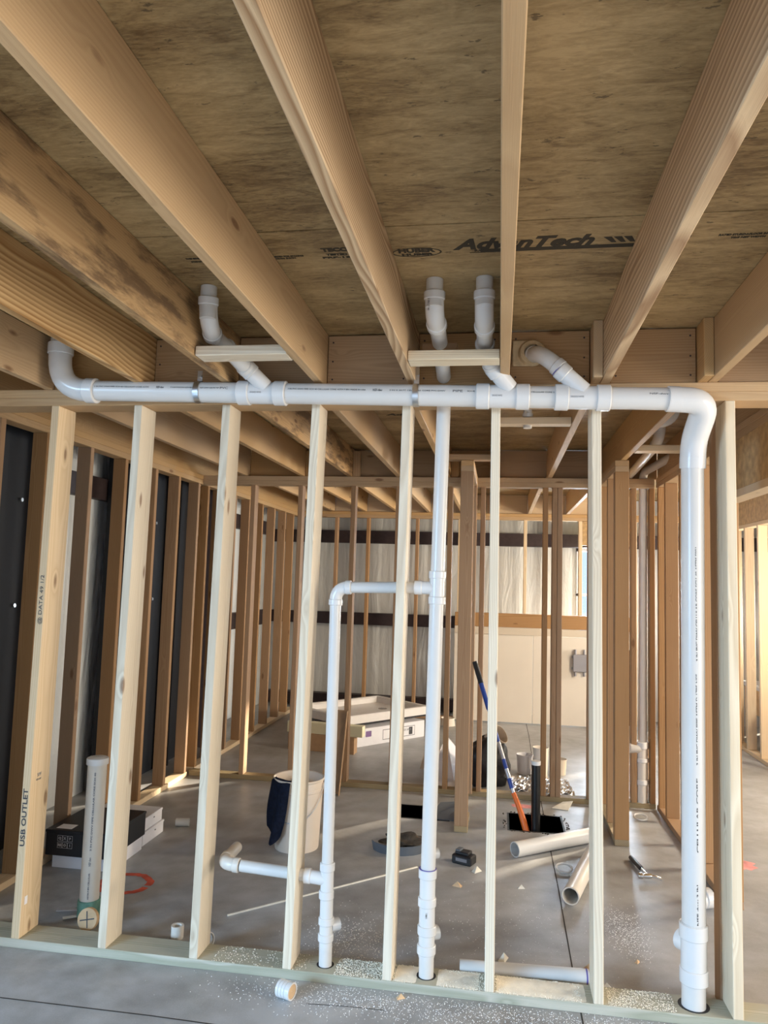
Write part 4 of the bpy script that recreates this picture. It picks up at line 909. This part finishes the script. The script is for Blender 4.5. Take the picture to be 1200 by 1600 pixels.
carton('flat_box', .42, 3.99, 0, .66, .10, .158, math.radians(-6), 'cardboard', 'brown flat carton under the cream foam strip', lid=False)

# leaning cardboard channel
CB = empty('cardboard_channel', (.80, 2.66, 0), 'tall folded brown cardboard channel leaning on the middle wall', 'cardboard')
bm = bmesh.new()
def quadslab(bm, pts, th):
    P = [Vector(p) for p in pts]; n = (P[1]-P[0]).cross(P[2]-P[0]).normalized()*th
    a = [bm.verts.new(p) for p in P]; b2 = [bm.verts.new(p+n) for p in P]
    bm.faces.new(a[::-1]); bm.faces.new(b2)
    for k in range(4): bm.faces.new((a[k], a[(k+1) % 4], b2[(k+1) % 4], b2[k]))
quadslab(bm, [(.738, 2.603, 0), (.882, 2.632, 0), (.895, 2.797, .598), (.745, 2.797, .598)], .004); part('folded_face', bm, 'cardboard', CB, False)
bm = bmesh.new(); quadslab(bm, [(.884, 2.628, 0), (.887, 2.57, 0), (.900, 2.735, .598), (.897, 2.793, .598)], .004); part('folded_side', bm, 'cardboard', CB, False)
# cardboard flap & paper on the floor behind
bm = bmesh.new(); quadslab(bm, [(1.40, 3.55, .004), (1.75, 3.35, .004), (1.70, 3.75, .16), (1.42, 3.75, .10)], .004); tag(link('cardboard_flap', mesh_from_bm('cardboard_flap', bm, M['gyp2'])), 'tan cardboard flap on the floor behind the middle riser', 'cardboard')
bm = bmesh.new(); quadslab(bm, [(1.50, 3.05, .02), (1.74, 2.98, .003), (1.80, 3.55, .10), (1.62, 3.65, .28)], .003); tag(link('plastic_sheet', mesh_from_bm('plastic_sheet', bm, M['white_card'])), 'crumpled white sheet standing between the middle riser and the post', 'sheet')

# black bag and things behind the post
lump('black_bag', (1.975, 3.22, 0), (.175, .16, .22), 'bag', 'black plastic bag slumped behind the free standing post', 'bag', 11, 4, .16)
def tub(name, x, y, r, h_, mat, label, z=0.0, taper=.85):
    bm = bmesh.new(); lathe_bm(bm, [(.001, .003), (r*taper, 0), (r*1.0, h_), (r*1.04, h_), (r*1.04, h_-.008), (r*.98, h_-.01), (r*taper*.95, .006), (.001, .006)], (0, 0, 0), 28); return tag(link(name, mesh_from_bm(name, bm, M[mat], True), None, (x, y, z)), label, 'tub')
tub('plastic_tub', 2.00, 3.27, .075, .13, 'gyp2', 'cream tub leaning on top of the black bag', .33).rotation_euler = (.4, .9, 0)
tub('white_tub', 2.30, 3.66, .07, .16, 'white_card', 'short white tub left of the black upright pipe')
tub('cream_tub', 2.43, 3.55, .065, .25, 'gyp', 'taller cream tub behind the black upright pipe top')
tub('cream_tub', 2.60, 3.70, .06, .13, 'gyp2', 'small tan tub right of the black upright pipe')
tub('joint_tub', 1.50, 5.62, .075, .085, 'gyp', 'small cream pot by the foot of the pale wallboards', 0, 1.15)
bm = bmesh.new(); bmesh.ops.create_grid(bm, x_segments=26, y_segments=18, size=.5); rg = random.Random(5)
for v in bm.verts: v.co = Vector((v.co.x*.46, v.co.y*.46, .012+.030*abs(math.sin(v.co.x*17+v.co.y*9))*rg.uniform(.3, 1)))
bmesh.ops.solidify(bm, geom=bm.faces[:], thickness=.003)
tag(link('foil_sheet', mesh_from_bm('foil_sheet', bm, M['foil']), None, (2.42, 3.20, .004), (0, 0, .05)), 'crumpled silver foil insulation on the floor by the black upright pipe', 'sheet')

# box-outs in the slab
def pit(h_, label, mat):
    e = empty('floor_pit', ((h_[0]+h_[1])/2, (h_[2]+h_[3])/2, -.12), label, 'pit'); bm = bmesh.new(); x0, x1, y0, y1 = h_; d = .30
    box_bm(bm, x1-x0+.1, y1-y0+.1, .01, ((x0+x1)/2, (y0+y1)/2, -d)); part('pit_base', bm, 'dirt', e, False)
    bm = bmesh.new()
    for c_, s_ in ((((x0-.006), (y0+y1)/2), (.012, y1-y0+.02)), (((x1+.006), (y0+y1)/2), (.012, y1-y0+.02)), (((x0+x1)/2, y0-.006), (x1-x0, .012)), (((x0+x1)/2, y1+.006), (x1-x0, .012))): box_bm(bm, s_[0], s_[1], d+.0015, (c_[0], c_[1], -d/2+.0008))
    part('pit_liner', bm, mat, e, False); return e
pit(HOLE1, 'square black-lined box-out in the slab around the black pipe', 'hole'); pit(HOLE2, 'dark box-out in the slab left of the free standing post', 'hole')
bm = bmesh.new(); rg = random.Random(2)
for k in range(70):
    s_ = rg.random(); side = rg.choice('lrtb'); x = {'l': HOLE1[0]-.03, 'r': HOLE1[1]+.03}.get(side, HOLE1[0]+s_*(HOLE1[1]-HOLE1[0])); y = {'t': HOLE1[3]+.025, 'b': HOLE1[2]-.02}.get(side, HOLE1[2]+s_*(HOLE1[3]-HOLE1[2]))
    box_bm(bm, .012*rg.uniform(.3, 1), .012*rg.uniform(.3, 1), .003, (x+rg.uniform(-.012, .012), y+rg.uniform(-.012, .012), .002), rot=Matrix.Rotation(rg.random()*3, 3, 'Z'))
tag(link('concrete_crumbs', mesh_from_bm('concrete_crumbs', bm, M['dirt'])), 'dark crumbs of dirt around the rim of the black box-out', 'dirt', kind='stuff')
bm = bmesh.new(); quadslab(bm, [(1.60, 2.20, .002), (1.80, 2.19, .002), (1.83, 2.50, .05), (1.66, 2.50, .03)], .003); tag(link('plastic_sheet', mesh_from_bm('plastic_sheet', bm, M['rubber'])), 'grey plastic sheet over the right edge of the left box-out', 'sheet')

# black upright pipe
bp_ = empty('black_pipe', (2.322, 2.13, 0), 'black upright pipe with a white top standing in the slab box-out', 'drain pipe')
bm = bmesh.new(); sweep_bm(bm, [(2.325, 2.145, -.28), (2.322, 2.145, .43)], .0300, 28); part('pipe', bm, 'abs', bp_)
bm = bmesh.new(); sweep_bm(bm, [(2.322, 2.145, .425), (2.322, 2.145, .450)], .0312, 28); part('white_top', bm, 'pvc', bp_)

# blue pole tool leaning
base = Vector((2.255, 2.150, -.02)); top = Vector((1.886, 2.62, 1.038)); dv = top-base
PT = empty('pole_tool', tuple(base), 'blue handled pole tool with orange lower end standing in the box-out', 'tool')
def seg(t0, t1, r, mat, name): bm = bmesh.new(); sweep_bm(bm, [base+dv*t0, base+dv*t1], r, 16); return part(name, bm, mat, PT)
seg(.86, 1.0, .019, 'black', 'rubber_grip'); seg(.70, .86, .017, 'blue', 'upper_handle'); seg(.50, .70, .014, 'blue', 'shaft'); seg(.40, .50, .0145, 'silver', 'printed_band'); seg(.345, .40, .0145, 'blue', 'shaft'); seg(.29, .345, .0145, 'silver', 'printed_band'); seg(.235, .29, .017, 'blue', 'ferrule'); seg(.20, .235, .012, 'silver', 'joint')
bm = bmesh.new(); P_ = smooth_path([base+dv*.21, base+dv*.12+Vector((.012, 0, 0)), base+Vector((.010, 0, .0))], .08, 8); sweep_bm(bm, P_, [.016+.006*i/(len(P_)-1) for i in range(len(P_))], 16); part('orange_end', bm, 'orange', PT)

# battery, strap, hammer
BT = empty('battery_pack', (1.88, 1.44, 0), 'black power tool battery lying on the slab', 'battery', rz=math.radians(-22))
def LB(e, name, sx, sy, sz, c_, mat, bev=.004):
    bm = bmesh.new(); box_bm(bm, sx, sy, sz, c_, bev=bev); return link(name, mesh_from_bm(name, bm, M[mat]), e)
LB(BT, 'battery_body', .125, .080, .052, (0, 0, .026), 'black', .007); LB(BT, 'battery_rail', .085, .060, .018, (-.005, .005, .060), 'black', .004); LB(BT, 'release_button', .030, .050, .012, (-.03, .0, .073), 'rubber', .003)
LB(BT, 'side_label', .07, .001, .018, (0, -.0405, .028), 'ink_gray', 0)
ST = empty('rubber_strap', (1.47, 1.49, 0), 'curved grey rubber strap holding dirt on the slab', 'strap')
bm = bmesh.new(); n = 20; g = []
for k in range(n+1):
    a = math.radians(205+k*130/n); cx, cy, R_ = 1.475, 1.60, .165; lean = .012
    g.append([bm.verts.new((cx+r_*1.0*math.cos(a), cy+r_*.85*math.sin(a), z)) for r_, z in ((R_, 0), (R_+lean, .055), (R_+lean-.006, .055), (R_-.006, 0))])
for k in range(n):
    for j in range(4): bm.faces.new((g[k][j], g[k+1][j], g[k+1][(j+1) % 4], g[k][(j+1) % 4]))
bm.faces.new(g[0]); bm.faces.new(g[-1][::-1]); part('strap_band', bm, 'rubber', ST)
lump('dirt_pile', (1.50, 1.66, 0), (.13, .09, .035), 'dirt', 'small heap of dark dirt and litter behind the grey rubber strap', 'dirt', 8, 4, .35)
H = empty('hammer', (2.88, 1.50, 0), 'claw hammer with a steel head lying on the slab', 'hammer')
hx, hy = Vector((2.905, 1.41, .030)), Vector((2.865, 1.72, .016)); d_ = hy-hx
bm = bmesh.new(); sweep_bm(bm, [hx, hx+d_*.35], .0085, 12); part('shaft', bm, 'chrome', H)
bm = bmesh.new(); sweep_bm(bm, [hx+d_*.33, hx+d_*.40, hx+d_*.6, hx+d_*.85, hx+d_*1.0], [.010, .0145, .013, .0155, .013], 14); part('grip', bm, 'black', H)
bm = bmesh.new(); hd = Vector((.96, .13, 0)).normalized(); hc = hx+Vector((0, -.008, .0))
sweep_bm(bm, [hc-hd*.055, hc-hd*.050, hc-hd*.032, hc-hd*.026, hc, hc+hd*.018], [.0135, .016, .016, .011, .015, .013], 16); part('hammer_head', bm, 'chrome', H)
for s_ in (-1, 1):
    bm = bmesh.new(); sd = Vector((-.13, .96, 0)); sweep_bm(bm, smooth_path([hc+hd*.012, hc+hd*.04+sd*.006*s_, hc+hd*.072+sd*.012*s_+Vector((0, 0, -.014))], .03), [.0095]*9+[.003] if False else .006, 10); part('claw', bm, 'chrome', H)

# scraps of wood
rg = random.Random(21)
def wedge(x, y, s_, rz, label, mat='chip'):
    bm = bmesh.new(); v = [(-1, -.6, 0), (1, -.5, 0), (.9, .6, 0), (-.8, .5, 0), (.1, -.1, 1.0), (-.5, .1, .35)]
    bmesh.ops.convex_hull(bm, input=[bm.verts.new((a*s_, b_*s_, c_*s_)) for a, b_, c_ in v]); tag(link('wood_scrap', mesh_from_bm('wood_scrap', bm, M[mat]), None, (x, y, 0), (0, 0, rz)), label, 'scrap', 'wood scraps on the slab')
wedge(1.945, .20, .032, .3, 'brown wood wedge just behind the sill between two near studs'); wedge(2.10, .35, .030, 1.2, 'pale crumpled scrap behind the sill near the sixth near stud', 'sawdust')
wedge(1.86, 1.10, .026, -.4, 'small wood scrap in front of the battery'); wedge(1.955, 1.33, .030, .8, 'crumpled pale scrap touching the battery', 'sawdust')
wedge(2.455, .31, .042, .6, 'tan cardboard scrap by the end of the lying pipe'); wedge(2.515, .20, .026, 0, 'white scrap at the back foot of the seventh near stud', 'pvcdust')
wedge(1.70, -.04, .018, .5, 'flat wood chip on the slab in front of the sill'); wedge(2.68, .45, .014, 1.0, 'tiny wood chip on the slab left of the thick riser'); wedge(2.20, 1.15, .020, .2, 'small shaving heap on the slab in front of the crosswise pipe', 'sawdust')
bm = bmesh.new(); quadslab(bm, [(2.46, 2.66, .002), (2.58, 2.63, .002), (2.62, 2.72, .045), (2.55, 2.74, .03)], .004); tag(link('wood_scrap', mesh_from_bm('wood_scrap', bm, M['sawdust'])), 'pale folded scrap at the foot of the middle wall right of the black pipe', 'scrap')

# painted marks on the slab
def paint_ring(cx, cy, rx, ry, w_, mat, a0=0, a1=360, z=.0012):
    bm = bmesh.new(); n = 40; rr = random.Random(int(cx*100)); g = []
    for k in range(n+1):
        a = math.radians(a0+(a1-a0)*k/n); j = rr.uniform(-.006, .006); g.append((bm.verts.new((cx+(rx-w_/2+j)*math.cos(a), cy+(ry-w_/2+j)*math.sin(a), z)), bm.verts.new((cx+(rx+w_/2+j)*math.cos(a), cy+(ry+w_/2+j)*math.sin(a), z))))
    for k in range(n): bm.faces.new((g[k][0], g[k+1][0], g[k+1][1], g[k][1]))
    return link('painted_mark', mesh_from_bm('painted_mark', bm, M[mat]), floor)
paint_ring(.135, .735, .125, .125, .038, 'redpaint', 0, 350)
def paint_blob(cx, cy, rx, ry, mat):
    bm = bmesh.new(); rr = random.Random(int(cx*77)); vs = [bm.verts.new((cx+rx*math.cos(a)*(1+rr.uniform(-.25, .25)), cy+ry*math.sin(a)*(1+rr.uniform(-.25, .25)), .0012)) for a in [k*2*math.pi/18 for k in range(18)]]; bm.faces.new(vs); link('painted_mark', mesh_from_bm('painted_mark', bm, M[mat]), floor)
paint_blob(2.26, 2.66, .11, .05, 'pinkpaint'); paint_blob(2.95, 3.72, .06, .07, 'pinkpaint'); paint_blob(3.50, 1.80, .10, .09, 'pinkpaint')

# sawdust and shavings
def dust(name, n, regions, mat, label, smin, smax, seed):
    rg = random.Random(seed); bm = bmesh.new()
    for x0, x1, y0, y1, z, wgt in regions:
        for _ in range(int(n*wgt)):
            x, y = rg.uniform(x0, x1), rg.uniform(y0, y1); s_ = rg.uniform(smin, smax); a = rg.random()*6.28; t_ = rg.uniform(-.5, .5)
            p = [Vector((math.cos(a+k*2.09)*s_*rg.uniform(.6, 1.3), math.sin(a+k*2.09)*s_*rg.uniform(.6, 1.3), 0)) for k in range(3)]; ap = bm.verts.new((x, y, z+s_*.9))
            b3 = [bm.verts.new((x+q_.x, y+q_.y, z+.0002)) for q_ in p]
            for k in range(3): bm.faces.new((b3[k], b3[(k+1) % 3], ap))
    return tag(link(name, mesh_from_bm(name, bm, M[mat])), label, 'sawdust', kind='stuff')
dust('sawdust', 2600, [(1.42, 1.74, .002, .138, .038, .8), (1.85, 2.40, .002, .138, .038, 1.2), (2.50, 2.75, .002, .138, .038, .4), (1.30, 1.60, .15, .5, 0, .10), (.9, 1.3, .002, .138, .038, .12)], 'sawdust', 'pale sawdust spilled over the sill plate between the near studs', .0012, .0034, 1)
def gdust(n, cx, cy, sx, sy): return [(cx+a*sx-.01, cx+a*sx+.01, cy+b*sy-.01, cy+b*sy+.01, 0, 1/5000.) for a, b in [(G.gauss(0, 1), G.gauss(0, 1)) for _ in range(n)]]
G = random.Random(4)
regs = [q for q in gdust(2600, 2.25, -.10, .42, .06)+gdust(1500, 2.75, -.10, .25, .07)+gdust(900, 1.45, -.10, .25, .06)+gdust(1100, 2.68, .75, .05, .13)+gdust(900, 1.42, .35, .16, .18)+gdust(500, 2.1, .6, .3, .3) if not (-.012 < q[2] < .15)]
dust('plastic_shavings', 5000, regs, 'pvcdust', 'white plastic shavings scattered on the slab around the near wall', .0008, .0030, 2)
def drift(x0, x1, lab, seed):
    rg = random.Random(seed); bm = bmesh.new(); n = int((x1-x0)/.008)+2; m = 14; g = []
    for i in range(n+1):
        row = []
        for j in range(m+1):
            u = i/n; v = j/m; e = min(1, 5*min(u, 1-u, v, 1-v)); row.append(bm.verts.new((x0+(x1-x0)*u, .004+.132*v, .0379+.0035*e*rg.uniform(.35, 1))))
        g.append(row)
    for i in range(n):
        for j in range(m): bm.faces.new((g[i][j], g[i+1][j], g[i+1][j+1], g[i][j+1]))
    tag(link('sawdust_drift', mesh_from_bm('sawdust_drift', bm, M['sawdust'], True, 80)), lab, 'sawdust', kind='stuff')
drift(1.665, 1.755, 'sawdust drift on the sill left of the middle riser', 1); drift(1.835, 2.005, 'sawdust drift on the sill right of the middle riser', 2); drift(2.07, 2.42, 'sawdust drift on the sill between the two near studs by the lying pipe', 3)
